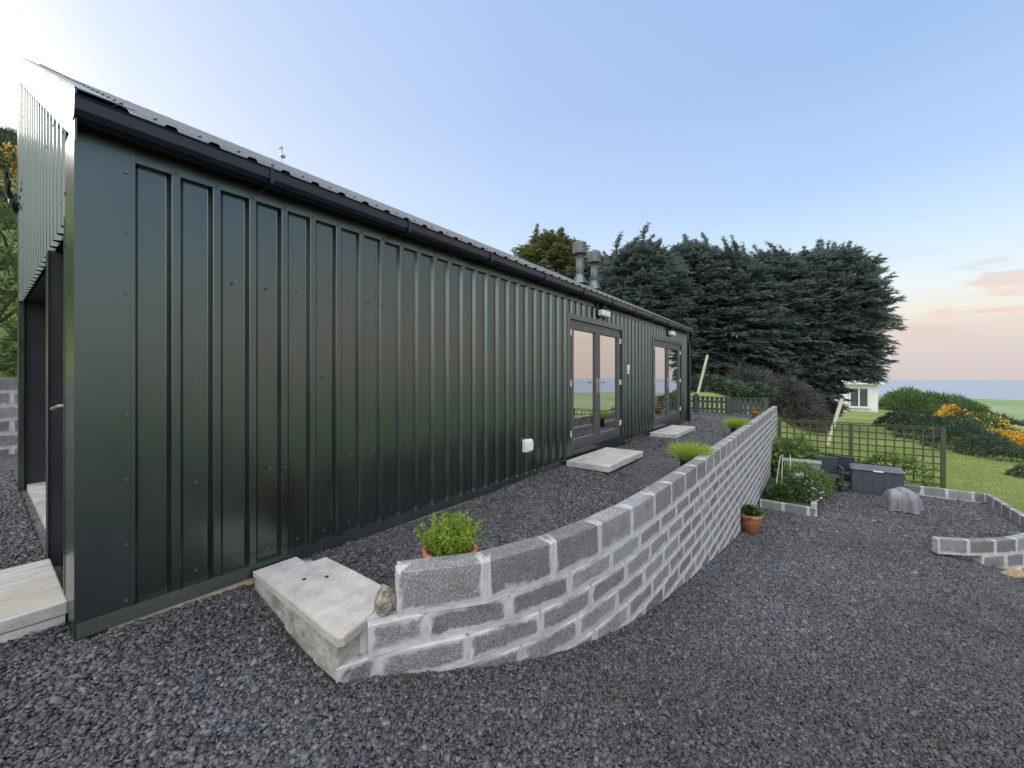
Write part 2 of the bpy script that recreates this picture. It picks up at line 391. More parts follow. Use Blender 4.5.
# ------------------------------------------------------------------ loose gravel stones
CF = np.array([-.601, .799]); CR = np.array([.799, .601])
def chips(X, Y, Z, L, rng):
    n = len(X); base = np.array([[-1,-1,-1],[1,-1,-1],[1,1,-1],[-1,1,-1],[-1,-1,1],[1,-1,1],[1,1,1],[-1,1,1]], float)*.5
    P = base[None] + rng.uniform(-.27, .27, (n, 8, 3))
    P = P*np.stack([L, L*rng.uniform(.5, .95, n), L*rng.uniform(.28, .6, n)], -1)[:, None]
    a = rng.uniform(0, 2*np.pi, n); tx = rng.normal(0, .42, n); ty = rng.normal(0, .42, n)
    def rot(P, i, j, th):
        c, s = np.cos(th)[:, None], np.sin(th)[:, None]; A, B = P[..., i].copy(), P[..., j].copy()
        P[..., i] = c*A - s*B; P[..., j] = s*A + c*B
    rot(P, 1, 2, tx); rot(P, 0, 2, ty); rot(P, 0, 1, a)
    P = P + np.stack([X, Y, Z], -1)[:, None]
    fc = np.array([[0,3,2,1],[4,5,6,7],[0,1,5,4],[1,2,6,5],[2,3,7,6],[3,0,4,7]])
    F = (fc[None] + 8*np.arange(n)[:, None, None]).reshape(-1, 4)
    return P.reshape(-1, 3), F
def scatter(x0, x1, y0, y1, zf, ok, dens0, tfull, tmax, name):
    n = int((x1-x0)*(y1-y0)*dens0); X = RNG.uniform(x0, x1, n); Y = RNG.uniform(y0, y1, n)
    t = X*CF[0]+Y*CF[1]; r = X*CR[0]+Y*CR[1]
    vis = (t > .5) & (np.abs(r) < 1.5*t+1.2) & (t < tmax) & ok(X, Y)
    vis &= RNG.uniform(0, 1, n) < np.where(t < tfull, 1, (tfull/np.maximum(t, .1))**1.3)
    X, Y, t = X[vis], Y[vis], t[vis]
    L = np.clip(RNG.lognormal(math.log(.0146), .32, len(X)),   .008, .034)*np.where(t < tfull, 1, np.minimum(2.4, (t/tfull)**.65))
    Z = zf(X, Y) + RNG.uniform(.0, .009, len(X))
    print('stones', len(X)); V, F = chips(X, Y, Z, L, RNG)
    return tag(np_mesh(name, V, F, M['stones']), kind='stuff')
def wall_x(Y): return np.interp(Y, PA[:, 1], PA[:, 0])
def ok_yard(X, Y):
    under_cabin = (X < -2.97) & (Y > .3); terr = (Y > 1.05) & (X < wall_x(Y)+.01)
    step = (X > -4.08) & (X < -3.19) & (Y > -.76) & (Y < .31)
    return ~under_cabin & ~terr & ~step & (Y < 15.2) & (X < 3.4+9*(Y < 9.6))
scatter(-9, 7, -1.6, 15.3, hyard, ok_yard, 8200, 2.5, 17.5, 'loose_gravel')
scatter(-2.96, -1.2, 1.48, 16, lambda X, Y: -1.322 + .018*np.sin(Y*1.7+2.5*(X+3)/1.8) - .03*(X+3.02)/1.85, lambda X, Y: (X < wall_x(Y)-.15), 8200, 2.5, 17, 'loose_gravel')

# ------------------------------------------------------------------ cabin
CW, X0, XB, Y0, Y1, ZB = 3.0, -3.0, -7.45, .333, 12.46, -1.31
RS = (3.79-1.36)/(7.6-2.85)                        # roof slope
def roofz(x): return 1.36 + RS*(-2.85-x)
cab = thing('cabin', (-3, .31, -1.31), 'long dark green metal clad cabin with a single pitch roof and two glazed double doors', 'cabin')
RIB = .034
def profile(s0, s1, pitch=.2, ph=0.0, depth=RIB):
    pts = [(s0, 0)]; k = math.floor((s0-ph)/pitch)-1
    while True:
        b = ph + k*pitch
        if b > s1 + pitch: break
        for ds, d in ((-.041,0),(-.0385,.0015),(-.021,depth-.002),(-.018,depth),(.018,depth),(.021,depth-.002),(.0385,.0015),(.041,0)):
            if s0+1e-4 < b+ds < s1-1e-4: pts.append((b+ds, d))
        # faint stiffening lines in the pan
        for ds in ():
            for e, d in ((-.006,0),(0,.0022),(.006,0)):
                if s0+1e-4 < b+ds+e < s1-1e-4: pts.append((b+ds+e, d))
        k += 1
    pts.append((s1, 0)); return pts
def clad(mb, o, d, n, s0, s1, zb, zt, ph=0.0):
    """sheet from point o along unit d, ribs toward n; zb, zt are functions of s"""
    pr = profile(s0, s1, .2, ph); prev = None
    for s, q in pr:
        x = o[0]+d[0]*s+n[0]*q; y = o[1]+d[1]*s+n[1]*q
        a = mb.vert((x, y, zb(s))); b = mb.vert((x, y, zt(s)))
        if prev: mb.f.append((prev[0], a, b, prev[1]))
        prev = (a, b)
D1 = (5.40, 7.46, -1.13, .90); D2 = (9.36, 11.72, -1.13, .885)
w = MB(); c_ = lambda v: (lambda s: v)
ZT = 1.23
for a, b, z0, z1 in ((.5, D1[0]-.0, ZB, ZT), (D1[0], D1[1], D1[3], ZT), (D1[1], D2[0], ZB, ZT), (D2[0], D2[1], D2[3], ZT), (D2[1], Y1, ZB, ZT)):
    clad(w, (X0, 0), (0, 1), (1, 0), a, b, c_(z0), c_(z1), ph=.703)
wall_mb = w
# gable facing the step, and the two sides away from view
g = MB(); gx = lambda s: roofz(-s)-.02
clad(g, (0, Y0), (-1, 0), (0, -1), 3.30, 7.42, c_(.87), gx, ph=.08)
gable_mb = g
bk = MB(); clad(bk, (XB, 0), (0, 1), (-1, 0), Y0, Y1, c_(ZB), c_(3.7), 0)
clad(bk, (0, Y1), (-1, 0), (0, 1), 3.0, 7.6, c_(ZB), gx, 0)
bk.build('rear_wall', M['clad'], cab)
# eave flashing strip above the ribs, base flashing, corner trims
tr = MB(); e = RIB
tr.hexa([(X0-.01,.5,1.168),(X0+e+.002,.5,1.168),(X0+e+.002,Y1,1.168),(X0-.01,Y1,1.168),(X0-.01,.5,1.30),(X0+e+.002,.5,1.30),(X0+e+.002,Y1,1.30),(X0-.01,Y1,1.30)])
tr.build('eave_flashing', M['trim'], cab)
for a, b in ((Y0-.028, D1[0]-.09), (D1[1]+.09, D2[0]-.09), (D2[1]+.09, Y1-.12)):
    bt = MB(); o_ = .0065 if a < .5 else .004
    bt.hexa([(X0-.01,a,-1.312),(X0+e+o_+.012,a,-1.312),(X0+e+o_+.012,b,-1.312),(X0-.01,b,-1.312),(X0-.01,a,-1.238),(X0+e+o_,a,-1.238),(X0+e+o_,b,-1.238),(X0-.01,b,-1.238)])
    bt.build('base_flashing', M['trim'], cab)
ct = MB()
ct.box(X0-.30, X0+e+.004, Y0-.035, Y0-.030, ZB-.02, 1.28); ct.box(X0+e, X0+e+.004, Y0-.03, .525, ZB-.02, 1.30)
ct.box(X0+e+.004, X0+e+.007, .505, .522, ZB, 1.30)
ct.box(X0-.33, X0-.30, Y0-.038, Y0+.12, ZB, .88)
for i in range(9): ct.box(-3.277, -3.263, Y0-.041, Y0-.034, .993-.28*i, 1.007-.28*i)
ct.build('corner_trim', M['trim'], cab)
c2 = MB(); c2.box(X0-.05, X0+e+.005, Y1-.13, Y1+.035, ZB, 1.29); c2.build('corner_trim', M['trim'], cab)
c3 = MB(); c3.box(XB-.03, XB+.14, Y0-.033, Y0+.01, ZB, 3.68); c3.build('corner_trim', M['trim'], cab)
pl = MB(); pl.box(X0-.06, X0+.045, .42, Y1, -1.46, -1.312); pl.build('plinth', M['timber'], cab)
# soffit and fascia behind the gutter
so = MB(); so.box(X0-.01, X0+.085, Y0, Y1, 1.275, 1.352); so.build('fascia', M['gutter'], cab)
# porch recesses under the gable
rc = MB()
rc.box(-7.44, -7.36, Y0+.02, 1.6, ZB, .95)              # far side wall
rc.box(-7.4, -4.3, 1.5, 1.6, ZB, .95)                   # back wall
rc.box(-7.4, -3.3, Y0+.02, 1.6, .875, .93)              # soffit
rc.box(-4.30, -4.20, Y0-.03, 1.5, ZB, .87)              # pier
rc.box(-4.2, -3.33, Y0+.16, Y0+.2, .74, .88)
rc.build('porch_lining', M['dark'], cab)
pi = MB(); pi.box(-4.315, -4.185, Y0-.034, Y0-.0305, ZB, .86); pi.build('corner_trim', M['trim'], cab)
pf = MB(); pf.box(-7.36, -4.31, Y0+.03, 1.5, -1.36, -1.25); pf.build('porch_floor', M['slab'], cab)
dl = MB(); dl.bbox(-4.18, -3.35, Y0+.05, Y0+.10, -1.17, .74, .006)
for z0, z1 in ((-1.0, -.3), (-.1, .55)):
    dl.box(-4.05, -3.48, Y0+.044, Y0+.052, z0, z1)
door = dl.build('door', M['dark'], cab)
hd = MB(); hd.box(-3.53, -3.49, Y0+.03, Y0+.05, -.30, -.10); hd.tube([(-3.51, Y0+.04, -.17), (-3.51, Y0-.04, -.17), (-3.64, Y0-.055, -.19)], .011)
hd.build('handle', M['steel'], door)
# roof
rf = MB(); nrm = Vector((RS, 0, 1)).normalized()
pr = profile(Y0-.02, Y1+.06, .2, .05, .026); prev = None
for s, q in pr:
    A = Vector((-2.84, s, roofz(-2.84)+.0)) + nrm*q; B = Vector((XB-.03, s, roofz(XB-.03))) + nrm*q
    a, b = rf.vert(A), rf.vert(B)
    if prev: rf.f.append((prev[0], a, b, prev[1]))
    prev = (a, b)
rf.cut = len(rf.f); rf.m2 = M['screw']
# verge flashing on gable end (front) and on the top, ridge capping
vf = MB()
def vstrip(mb, y0, y1, dz0, dz1, xa=-2.84, xb=XB-.04):
    mb.hexa([(xa,y0,roofz(xa)+dz0),(xa,y1,roofz(xa)+dz0),(xb,y1,roofz(xb)+dz0),(xb,y0,roofz(xb)+dz0),(xa,y0,roofz(xa)+dz1),(xa,y1,roofz(xa)+dz1),(xb,y1,roofz(xb)+dz1),(xb,y0,roofz(xb)+dz1)])
vstrip(vf, Y0-.046, Y0-.038, -.215, .040); vstrip(vf, Y0-.046, Y0+.17, .0315, .038)
rk = MB(); rk.tube([(XB-.01, Y0-.02, roofz(XB)+.0), (XB-.01, Y1+.06, roofz(XB)+.0)], .03, 8)
fx = rf
for k in range(26):                                    # fixings along the verge and eave
    x = -2.95-k*.172; fx.lathe((x, Y0+.13, roofz(x)+.036), [(.013, 0), (.013, .008), (.004, .016)], 6)
for k in range(61):
    y = .595+.2*k; fx.lathe((-2.90, y, roofz(-2.90)+.028), [(.010, 0), (.010, .008), (.004, .014)], 6)
roof = rf.build('roof', M['roof'], cab)
vf.build('verge_flashing', M['trim'], roof); rk.build('ridge_capping', M['trim'], roof)
# gutter
gt = MB(); yA, yB = Y0-.05, Y1+.08
sec = [(-2.91,1.343),(-2.91,1.275),(-2.895,1.252),(-2.86,1.244),(-2.825,1.252),(-2.806,1.278),(-2.80,1.33),(-2.792,1.343),(-2.800,1.343),(-2.812,1.33),(-2.816,1.282),(-2.83,1.263),(-2.86,1.256),(-2.89,1.263),(-2.90,1.282),(-2.90,1.343)]
for (a, c), (b, d) in zip(sec, sec[1:]): gt.face([(a,yA,c),(b,yA,d),(b,yB,d),(a,yB,c)])
for yy in (yA, yB): gt.face([(a, yy, c) for a, c in sec[:8]])
gut = gt.build('gutter', M['gutter'], cab)
for k in range(11):
    y = 1.15+1.1*k; u = MB(); u.box(-2.803, -2.790, y-.011, y+.011, 1.245, 1.349); u.box(-2.90, -2.80, y-.01, y+.01, 1.240, 1.250)
    u.box(-2.99, -2.90, y-.009, y+.009, 1.242, 1.268)
    u.build('gutter_bracket', M['gutter'], gut)
dp = MB(); dp.tube([(-2.86, Y1+.02, 1.2), (-2.92, Y1+.03, 1.05), (-2.93, Y1+.0, 1.0), (-2.93, Y1, -1.28)], .034, 10); dp.build('downpipe', M['gutter'], cab)
# screws on the wall
wall_mb.cut = len(wall_mb.f); gable_mb.cut = len(gable_mb.f); wall_mb.m2 = gable_mb.m2 = M['screw']
def screw(x, y, z, axis='x'):
    if axis == 'x': wall_mb.box(x, x+.006, y-.007, y+.007, z-.007, z+.007)
    else: gable_mb.box(y-.007, y+.007, x-.006, x, z-.007, z+.007)
k = 0
while .703+.2*k < Y1-.1:
    y = .703+.2*k; k += 1
    screw(X0+e+.002, y, 1.185)
    for z in (.62, .0, -.62):
        if D1[0] < y < D1[1] or D2[0] < y < D2[1]: continue
        if random.random() < .75: screw(X0+.001 if random.random() < .5 else X0+e, y+(.1 if random.random() < .5 else 0), z+random.uniform(-.02,.02))
    if not (D1[0] < y < D1[1] or D2[0] < y < D2[1]): screw(X0, y+.1, -1.17)
for z in (1.1, .78, .45, .12, -.2, -.55, -.9, -1.2): screw(X0+e+.005, .488, z)
for i in range(12): screw(Y0-.034, -7.33, 3.3-.38*i, 'y')
for i in range(20):
    x = -3.42-.2*i; screw(Y0-.03, x, roofz(x)-.26, 'y')
for z in (1.0, 1.6): 
    for i in range(0, 20, 2): screw(Y0-.03, -3.48-.2*i, z, 'y')
wall_mb.build('wall', M['clad'], cab); gable_mb.build('gable_wall', M['clad'], cab)
def french(D):
    y0, y1, z0, z1 = D; xf = X0-.015
    tb_ = MB(); tx = X0+e+.004
    for a, b, c, d in ((y0-.085, y0+.012, ZB+.01, z1+.07), (y1-.012, y1+.085, ZB+.01, z1+.07), (y0+.012, y1-.012, z1-.012, z1+.07), (y0+.012, y1-.012, ZB+.01, z0+.01)):
        tb_.box(X0-.06, tx, a, b, c, d)
    dr = tb_.build('french_door', M['trim'], cab)
    fr = MB(); h = .062
    for a, b, c, d in ((y0+.012, y0+.012+h, z0+.01, z1-.012), (y1-.012-h, y1-.012, z0+.01, z1-.012), (y0+.012+h, y1-.012-h, z1-.012-h, z1-.012), (y0+.012+h, y1-.012-h, z0+.01, z0+.05)):
        fr.bbox(xf-.06, xf+.018, a, b, c, d, .004)
    fr.build('frame', M['frame'], dr)
    ym = (y0+y1)/2; a0, a1 = y0+.012+h, y1-.012-h; zb, zt = z0+.055, z1-.012-h
    for a, b in ((a0+.003, ym-.003), (ym+.003, a1-.003)):
        lf = MB(); q = .088
        for p in ((a, a+q, zb, zt), (b-q, b, zb, zt), (a+q, b-q, zt-q, zt), (a+q, b-q, zb, zb+q+.02)): lf.bbox(xf-.045, xf+.026, *p, .006)
        lf.build('leaf_frame', M['frame'], dr)
        pn = MB(); pn.box(xf-.02, xf-.004, a+q-.005, b-q+.005, zb+q+.015, zt-q+.005); pn.build('pane', M['glass'], dr)
    for s in (-1, 1):
        hn = MB(); yy = ym+s*.046
        hn.bbox(xf+.026, xf+.036, yy-.016, yy+.016, -.28, -.02, .004); hn.tube([(xf+.03, yy, -.09), (xf+.078, yy, -.09), (xf+.08, yy+s*.12, -.095)], .009)
        hn.build('handle', M['steel'], dr)
    for yy, s in ((y0+.05, 1), (y1-.05, -1)):
        for z in (z1-.22, -.1, z0+.26):
            hg = MB(); hg.bbox(xf+.019, xf+.040, yy-.02, yy+.02, z-.05, z+.05, .006); hg.build('hinge', M['white'], dr)
    return dr
french(D1); french(D2)
# flues through the roof
for (x, y, zt, r) in ((-5.7, 10.98, 4.05, .115), (-5.7, 11.98, 4.02, .11)):
    fl = MB(); zb = roofz(x)-.02
    fl.lathe((x, y, 0), [(r, zb), (r, zt-.34)], 18); o = fl.build('flue', M['flue'], cab, True)
    cw = MB(); cw.lathe((x, y, 0), [(r*1.02, zt-.36), (r*1.85, zt-.34), (r*1.85, zt-.05), (r*1.7, zt), (r*1.0, zt+.02)], 20); cw.build('cowl', M['flue'], o)
    fs = MB(); fs.lathe((x, y, 0), [(r*2.1, zb+.01), (r*1.7, zb+.12), (r*1.06, zb+.26), (r*1.03, zb+.30)], 20); fs.build('flue_flashing', M['trim'], o)

# ------------------------------------------------------------------ small fittings on the cabin
def wall_light(y, z, label):
    t = thing('wall_light', (X0+RIB, y, z), label, 'wall light', 'twin floodlights over the cabin doors')
    b = MB(); b.bbox(X0+RIB+.003, X0+RIB+.03, y-.18, y+.18, z-.06, z+.15, .006); b.build('back_plate', M['gutter'], t)
    for s in (-1, 1):
        h = MB(); h.bbox(X0+RIB+.04, X0+RIB+.13, y+s*.09-.07, y+s*.09+.07, z-.07, z+.03, .012); h.build('lamp_head', M['white'], t)
    q = MB(); q.lathe((X0+RIB+.07, y, z+.045), [(.02, 0), (.045, .01), (.05, .05), (.03, .085), (.01, .09)], 12); q.build('sensor', M['gutter'], t)
wall_light(6.45, 1.10, 'white twin floodlight above the double door nearest the camera')
wall_light(10.5, 1.11, 'white twin floodlight above the double door at the far end of the cabin')
t = thing('outdoor_socket', (X0, 4.27, -.87), 'square white weatherproof socket box low on the green wall', 'socket')
b = MB(); b.bbox(X0+.003, X0+.075, 4.19, 4.34, -.96, -.80, .012); b.build('socket_box', M['white'], t)
b = MB(); b.bbox(X0+.075, X0+.095, 4.205, 4.325, -.94, -.82, .008); b.build('lid', M['white'], t)
t = thing('door_bell', (X0, 7.74, .13), 'narrow white box on the wall between the two glazed doors', 'door bell')
b = MB(); b.bbox(X0+RIB+.002, X0+RIB+.035, 7.69, 7.76, .06, .24, .008); b.build('bell_box', M['white'], t)
b = MB(); b.bbox(X0+RIB+.035, X0+RIB+.040, 7.71, 7.74, .09, .13, .003); b.build('button', M['gutter'], t)
t = thing('wall_bracket', (XB+.06, Y0-.034, 1.97), 'black metal bracket with bent rods on the tall corner of the cabin', 'bracket')
b = MB(); b.bbox(XB-.02, XB+.10, Y0-.075, Y0-.036, 1.90, 2.02, .01); b.build('plate', M['gutter'], t)
b = MB(); b.tube([(XB+.04, Y0-.06, 2.0), (XB+.3, Y0-.12, 2.10), (XB+.75, Y0-.14, 2.14)], .018); b.tube([(XB+.04, Y0-.06, 1.97), (XB+.4, Y0-.12, 2.02), (XB+.7, Y0-.12, 2.06)], .018)
b.tube([(XB+.04, Y0-.06, 1.93), (XB+.4, Y0-.10, 1.93), (XB+.6, Y0-.10, 1.84), (XB+.8, Y0-.10, 1.84)], .018)
b.tube([(XB+.02, Y0-.06, 1.95), (XB-.25, Y0-.1, 2.2)], .022); b.build('rods', M['gutter'], t)
zr = roofz(-7.6)
t = thing('roof_mast', (-7.62, 3.28, zr+.06), 'short grey mast with a small sensor head on the ridge of the cabin', 'mast')
b = MB(); b.tube([(-7.62, 3.28, zr-.12), (-7.62, 3.28, zr+.32)], .02); b.build('mast', M['steel'], t)
b = MB(); b.bbox(-7.645, -7.58, 3.26, 3.345, zr+.13, zr+.19, .012); b.build('sensor_head', M['steel'], t)
b = MB(); b.bbox(-7.65, -7.60, 3.25, 3.31, zr+.27, zr+.33, .012); b.build('sensor_head', M['steel'], t)

# ------------------------------------------------------------------ block walls
def smear_grid(L, H):
    xs = [0, .007, .03, .055, L*.33, L*.66, L-.055, L-.03, L-.007, L]; zs = [0, .007, .032, H*.5, H-.032, H-.007, H]
    return xs, zs
def add_block(mb, p0, p1, z0, z1, thick, proud=.004, cop=False):
    """block with its front face on the chord p0-p1 (front lies to the right of the travel direction)"""
    p0 = np.array(p0); p1 = np.array(p1); L = float(np.hypot(*(p1-p0))); d = (p1-p0)/L; n = np.array([d[1], -d[0]]); H = z1-z0
    xs, zs = smear_grid(L, H); idx = {}
    for i, x in enumerate(xs):
        for j, z in enumerate(zs):
            ex = min(i, len(xs)-1-i); ez = min(j, len(zs)-1-j); edge = min(ex, ez)
            pr = (-.004, proud*.6, proud, proud, proud)[min(edge, 4)] + random.uniform(-.0012, .0012)
            a = (1.05, .92, .36, .02, -.1)[min(edge, 4)] if L > .2 else (1, .8, .4, .2, .1)[min(edge, 4)]
            if ex == 2 and ez > 1: a = max(a, .34)
            if cop and ez == min(ez, 2) and j > len(zs)/2 and ex > 1: a = .12
            a += random.uniform(-.14, .14)
            jx = random.uniform(-.004, .004) if edge else 0
            q = p0 + d*(x+jx) + n*pr
            idx[i, j] = mb.vert((q[0], q[1], z0+z), a)
    for i in range(len(xs)-1):
        for j in range(len(zs)-1): mb.f.append((idx[i, j], idx[i+1, j], idx[i+1, j+1], idx[i, j+1]))
    # top, back, ends
    b0 = p0 - n*thick; b1 = p1 - n*thick; nx = len(xs)-1; nz = len(zs)-1
    T = [mb.vert((*(b0*(1-f)+b1*f), z1+random.uniform(-.001,.001)), (.10 if 0 < f < 1 else .5)+random.uniform(-.1, .25)) for f in np.linspace(0, 1, len(xs))]
    for i in range(nx): mb.f.append((idx[i, nz], idx[i+1, nz], T[i+1], T[i]))
    B0, B1 = mb.vert((*b0, z0), .5), mb.vert((*b1, z0), .5)
    mb.f.append((T[0], T[-1], B1, B0))
    mb.f.append(tuple([idx[0, j] for j in range(nz, -1, -1)] + [B0, T[0]]))
    mb.f.append(tuple([idx[nx, j] for j in range(nz+1)] + [T[-1], B1]))
def bed(mb, p0, p1, z0, z1, thick):
    p0 = np.array(p0); p1 = np.array(p1); d = (p1-p0)/np.hypot(*(p1-p0)); n = np.array([d[1], -d[0]])
    q = [p0+n*.0005, p1+n*.0005, p1-n*thick, p0-n*thick]
    mb.hexa([(*p, z0) for p in q]+[(*p, z1) for p in q])
def body(mb, pf, pb, z0, z1):
    """closed body between a front and a back polyline"""
    n = len(pf)
    f0 = [mb.vert((*p, z0)) for p in pf]; f1 = [mb.vert((*p, z1)) for p in pf]; b0 = [mb.vert((*p, z0)) for p in pb]; b1 = [mb.vert((*p, z1)) for p in pb]
    for i in range(n-1):
        mb.f += [(f0[i], f0[i+1], f1[i+1], f1[i]), (b0[i+1], b0[i], b1[i], b1[i+1]), (f1[i], f1[i+1], b1[i+1], b1[i])]
    mb.f += [(f0[0], f1[0], b1[0], b0[0]), (f0[-1], b0[-1], b1[-1], f1[-1])]
ZTOP, ZC1, PIT = -1.03, -1.252, .162
rw = thing('retaining_wall', (-1.1, 5, -1.3), 'long grey concrete block wall with white mortar curving round its near end', 'wall')
cp = MB(); bl = MB(); mo = MB(); JT = .021
BL = .4785
def smooth_block(mb, s0, s1, z0, z1, th, cop=False):
    bed(mo, pth(max(s0-JT/2, SEG[0]) if s0 != 0 else s0), pth(s1+JT/2), z0-JT, z1-.006, th-.006)
    add_block(mb, pth(s0), pth(s1), z0, z1, th, .004, cop)
s = 0.0
while s < SEG[-1]-.1:
    s1 = min(s+BL, SEG[-1]); smooth_block(cp, s+(.0 if s == 0 else JT/2), s1-JT/2, ZC1+JT/2, ZTOP+random.uniform(-.003, .003), .135, True); s = s1
starts = {0: -.145, 1: -.30, 2: .02, 3: .25}
for c in range(13):
    zt = ZC1-JT/2-c*PIT; zb = zt-PIT+JT
    s = -BL*.5*(1-c % 2) - (.06 if c % 2 else .0) if c > 1 else starts[c]
    first = True
    ss = s
    while ss < SEG[-1]-.05:
        ln = BL if not (first and c == 0) else BL*.62
        if first and c == 1: ln = .20
        e1 = min(ss+ln, SEG[-1]); first = False
        lo = max(ss, SEG[0]+.001)
        if e1-lo > .06:
            m0 = pth((lo+e1)/2); gz = min(float(hyard(*(pth(lo)+.02))), float(hyard(*(pth(e1)+.02))))
            if zt > gz-.03: smooth_block(bl, lo+JT/2, e1-JT/2, zb, zt, .1)
        ss = e1
cp.build('coping', M['block'], rw, attr='smear'); bl.build('blockwork', M['block'], rw, attr='smear')
# mortar body just behind the block faces
pi_ = path_in(.12); po = path_in(.05)
body(mo, po[1:], pi_[1:], ZC1-.02, ZTOP-.012)
pi2 = path_in(.2); body(mo, po, pi2, -3.4, ZC1-.003)
mo.build('mortar', M['mortar'], rw)

def run_wall(name, root, pts, z_top, ncourse, H, L, thick, gnd, jt=.018, stag=True, endcut=None, part='blockwork'):
    pts = np.array(pts, float); sg = np.r_[0, np.cumsum(np.hypot(*np.diff(pts, axis=0).T))]
    P = lambda s: np.array([np.interp(s, sg, pts[:, 0]), np.interp(s, sg, pts[:, 1])])
    mb = MB(); mm = MB()
    for c in range(ncourse):
        zt = z_top-c*(H+jt); zb = zt-H; s = -(L/2 if (c % 2 and stag) else 0)
        while s < sg[-1]-.03:
            # break blocks at the corners of the line
            e1 = min(s+L, sg[-1])
            for q in sg[1:-1]:
                if s+.05 < q < e1-.05 and abs(np.cross(np.append(P(q)-P(max(s, 0)), 0), np.append(P(e1)-P(q), 0))[2]) > .01: e1 = q
            lo = max(s, 0)
            if e1-lo > .06 and zt > float(gnd(*P((lo+e1)/2)))-.02 and not (endcut and c > 0 and lo < endcut):
                bed(mm, P(lo), P(e1), zb-jt, zt-.005, thick-.006)
                add_block(mb, P(lo+jt/2), P(e1-jt/2), zb, zt+random.uniform(-.003, .003), thick, .004, c == 0)
            s = e1
    mb.build(part, M['block'], root, attr='smear')
    mm.build('mortar', M['mortar'], root)
# low wall in the right foreground
t = thing('low_block_wall', (1.7, 9.4, -2.85), 'short low concrete block wall with white mortar standing two courses high in the gravel', 'low wall')
run_wall('low', t, [(1.60,9.50),(1.95,9.68),(2.30,9.93),(2.62,10.25),(2.9,10.65),(3.15,11.1),(3.35,11.6)], -2.66, 3, .215, .43, .12, lambda x, y: -3.4, .026, True, endcut=.42)
# kerb round the far side of the yard (seen from inside)
t = thing('block_edging', (2, 15.3, -3.15), 'single course of grey blocks edging the gravel below the lawn', 'kerb')
run_wall('kerb', t, [(.9,15.28),(3.42,15.28),(3.50,13.2),(3.46,11.9)], -2.945, 1, .235, .46, .11, lambda x, y: -3.5, .03, False)
# pale block wall left of the cabin
t = thing('block_wall', (-10.8, 1.5, -1.35), 'pale grey block wall at the foot of the gorse hillside beyond the cabin', 'wall')
run_wall('far', t, [(-10.9,-3.0),(-10.9,7)], -.02, 6, .215, .45, .12, lambda x, y: -1.45, .02)

# ------------------------------------------------------------------ slabs and steps
t = thing('paving_step', (-2.3, 1.25, -1.4), 'pale riven paving slab step on grey blocks between cabin and curved wall', 'step')
sl = MB()
# slab with a slightly irregular outline
top = [(-2.76,1.075),(-2.3,1.06),(-1.95,1.045),(-1.835,1.045),(-1.815,1.07),(-1.845,1.18),(-1.875,1.27),(-2.02,1.47),(-2.4,1.475),(-2.72,1.47)]
zt_, zb_ = -1.247, -1.300
cx = sum(p[0] for p in top)/len(top); cy = sum(p[1] for p in top)/len(top)
r1 = [sl.vert((cx+(x-cx)*.985, cy+(y-cy)*.97, zt_)) for x, y in top]; r0 = [sl.vert((x, y, zt_-.010)) for x, y in top]; rb = [sl.vert((cx+(x-cx)*.99, cy+(y-cy)*.985, zb_)) for x, y in top]
sl.f.append(tuple(r1)); k = len(top)
for A, B in ((r0, r1), (rb, r0)):
    for i in range(k): sl.f.append((A[i], A[(i+1) % k], B[(i+1) % k], B[i]))
sl.build('slab', M['slab'], t)
bs = MB()
for a, b, fy in ((-2.90,-2.46,1.085),(-2.455,-2.12,1.072),(-2.115,-1.872,1.064)): bs.bbox(a, b, fy, 1.45, -1.50, -1.302, .012)
bs.build('base', M['slabbase'], t)
for x, y in ((-2.52,1.22),(-2.44,1.32)): hl_ = MB(); hl_.lathe((x, y, -1.2465), [(.013, 0), (.013, .0015)], 10); hl_.build('lifting_hole', M['blackpot'], t)
t = thing('paving_offcut', (-2.84, 1.2, -1.3), 'small narrow paving offcut beside the step against the green wall', 'paving slab')
b = MB(); b.bbox(-2.925, -2.775, 1.085, 1.36, -1.30, -1.262, .006); b.build('slab', M['slab'], t)
def rock(name, c, r, mat, label, cat, seed):
    rg = random.Random(seed); import bmesh
    bm = bmesh.new(); bmesh.ops.create_icosphere(bm, subdivisions=3, radius=1)
    ax = [Vector((rg.uniform(-1,1), rg.uniform(-1,1), rg.uniform(-1,1))).normalized() for _ in range(13)]; h = [rg.uniform(.55,.9) for _ in ax]
    for v in bm.verts:
        p = v.co.copy()
        for a, q in zip(ax, h):
            dd = p.dot(a)
            if dd > q: p -= a*(dd-q)
        v.co = Vector((p.x*r[0], p.y*r[1], p.z*r[2]))
    me = bpy.data.meshes.new(name); bm.to_mesh(me); bm.free()
    o = link(name, me, mat); o.location = c; return tag(o, label, cat)
rock('rubble_stone', (-1.835, 1.315, -1.185), (.048,.062,.090), M['rock'], 'rough brown stone wedged upright against the first coping block', 'stone', 3)
rock('sandstone_rock', (2.46, 9.66, float(hyard(2.46, 9.66))+.05), (.15,.12,.12), M['sandstone'], 'sandy coloured rock lying at the foot of the low block wall', 'stone', 5)
def door_step(x0, x1, y0, y1, zt, n, label):
    t = thing('door_step', ((x0+x1)/2, (y0+y1)/2, zt-.11), label, 'step', 'slab steps under the double doors')
    for i in range(n):
        a = y0+(y1-y0)*i/n; b_ = y0+(y1-y0)*(i+1)/n
        b = MB(); b.bbox(x0+random.uniform(-.004,.004), x1+random.uniform(-.006,.006), a+.002, b_-.002, zt-.09, zt+random.uniform(-.003,.003), .008); b.build('slab', M['slab'], t)
door_step(-2.90, -2.25, 5.17, 6.56, -1.212, 4, 'pale concrete slab step under the double door nearer the camera')
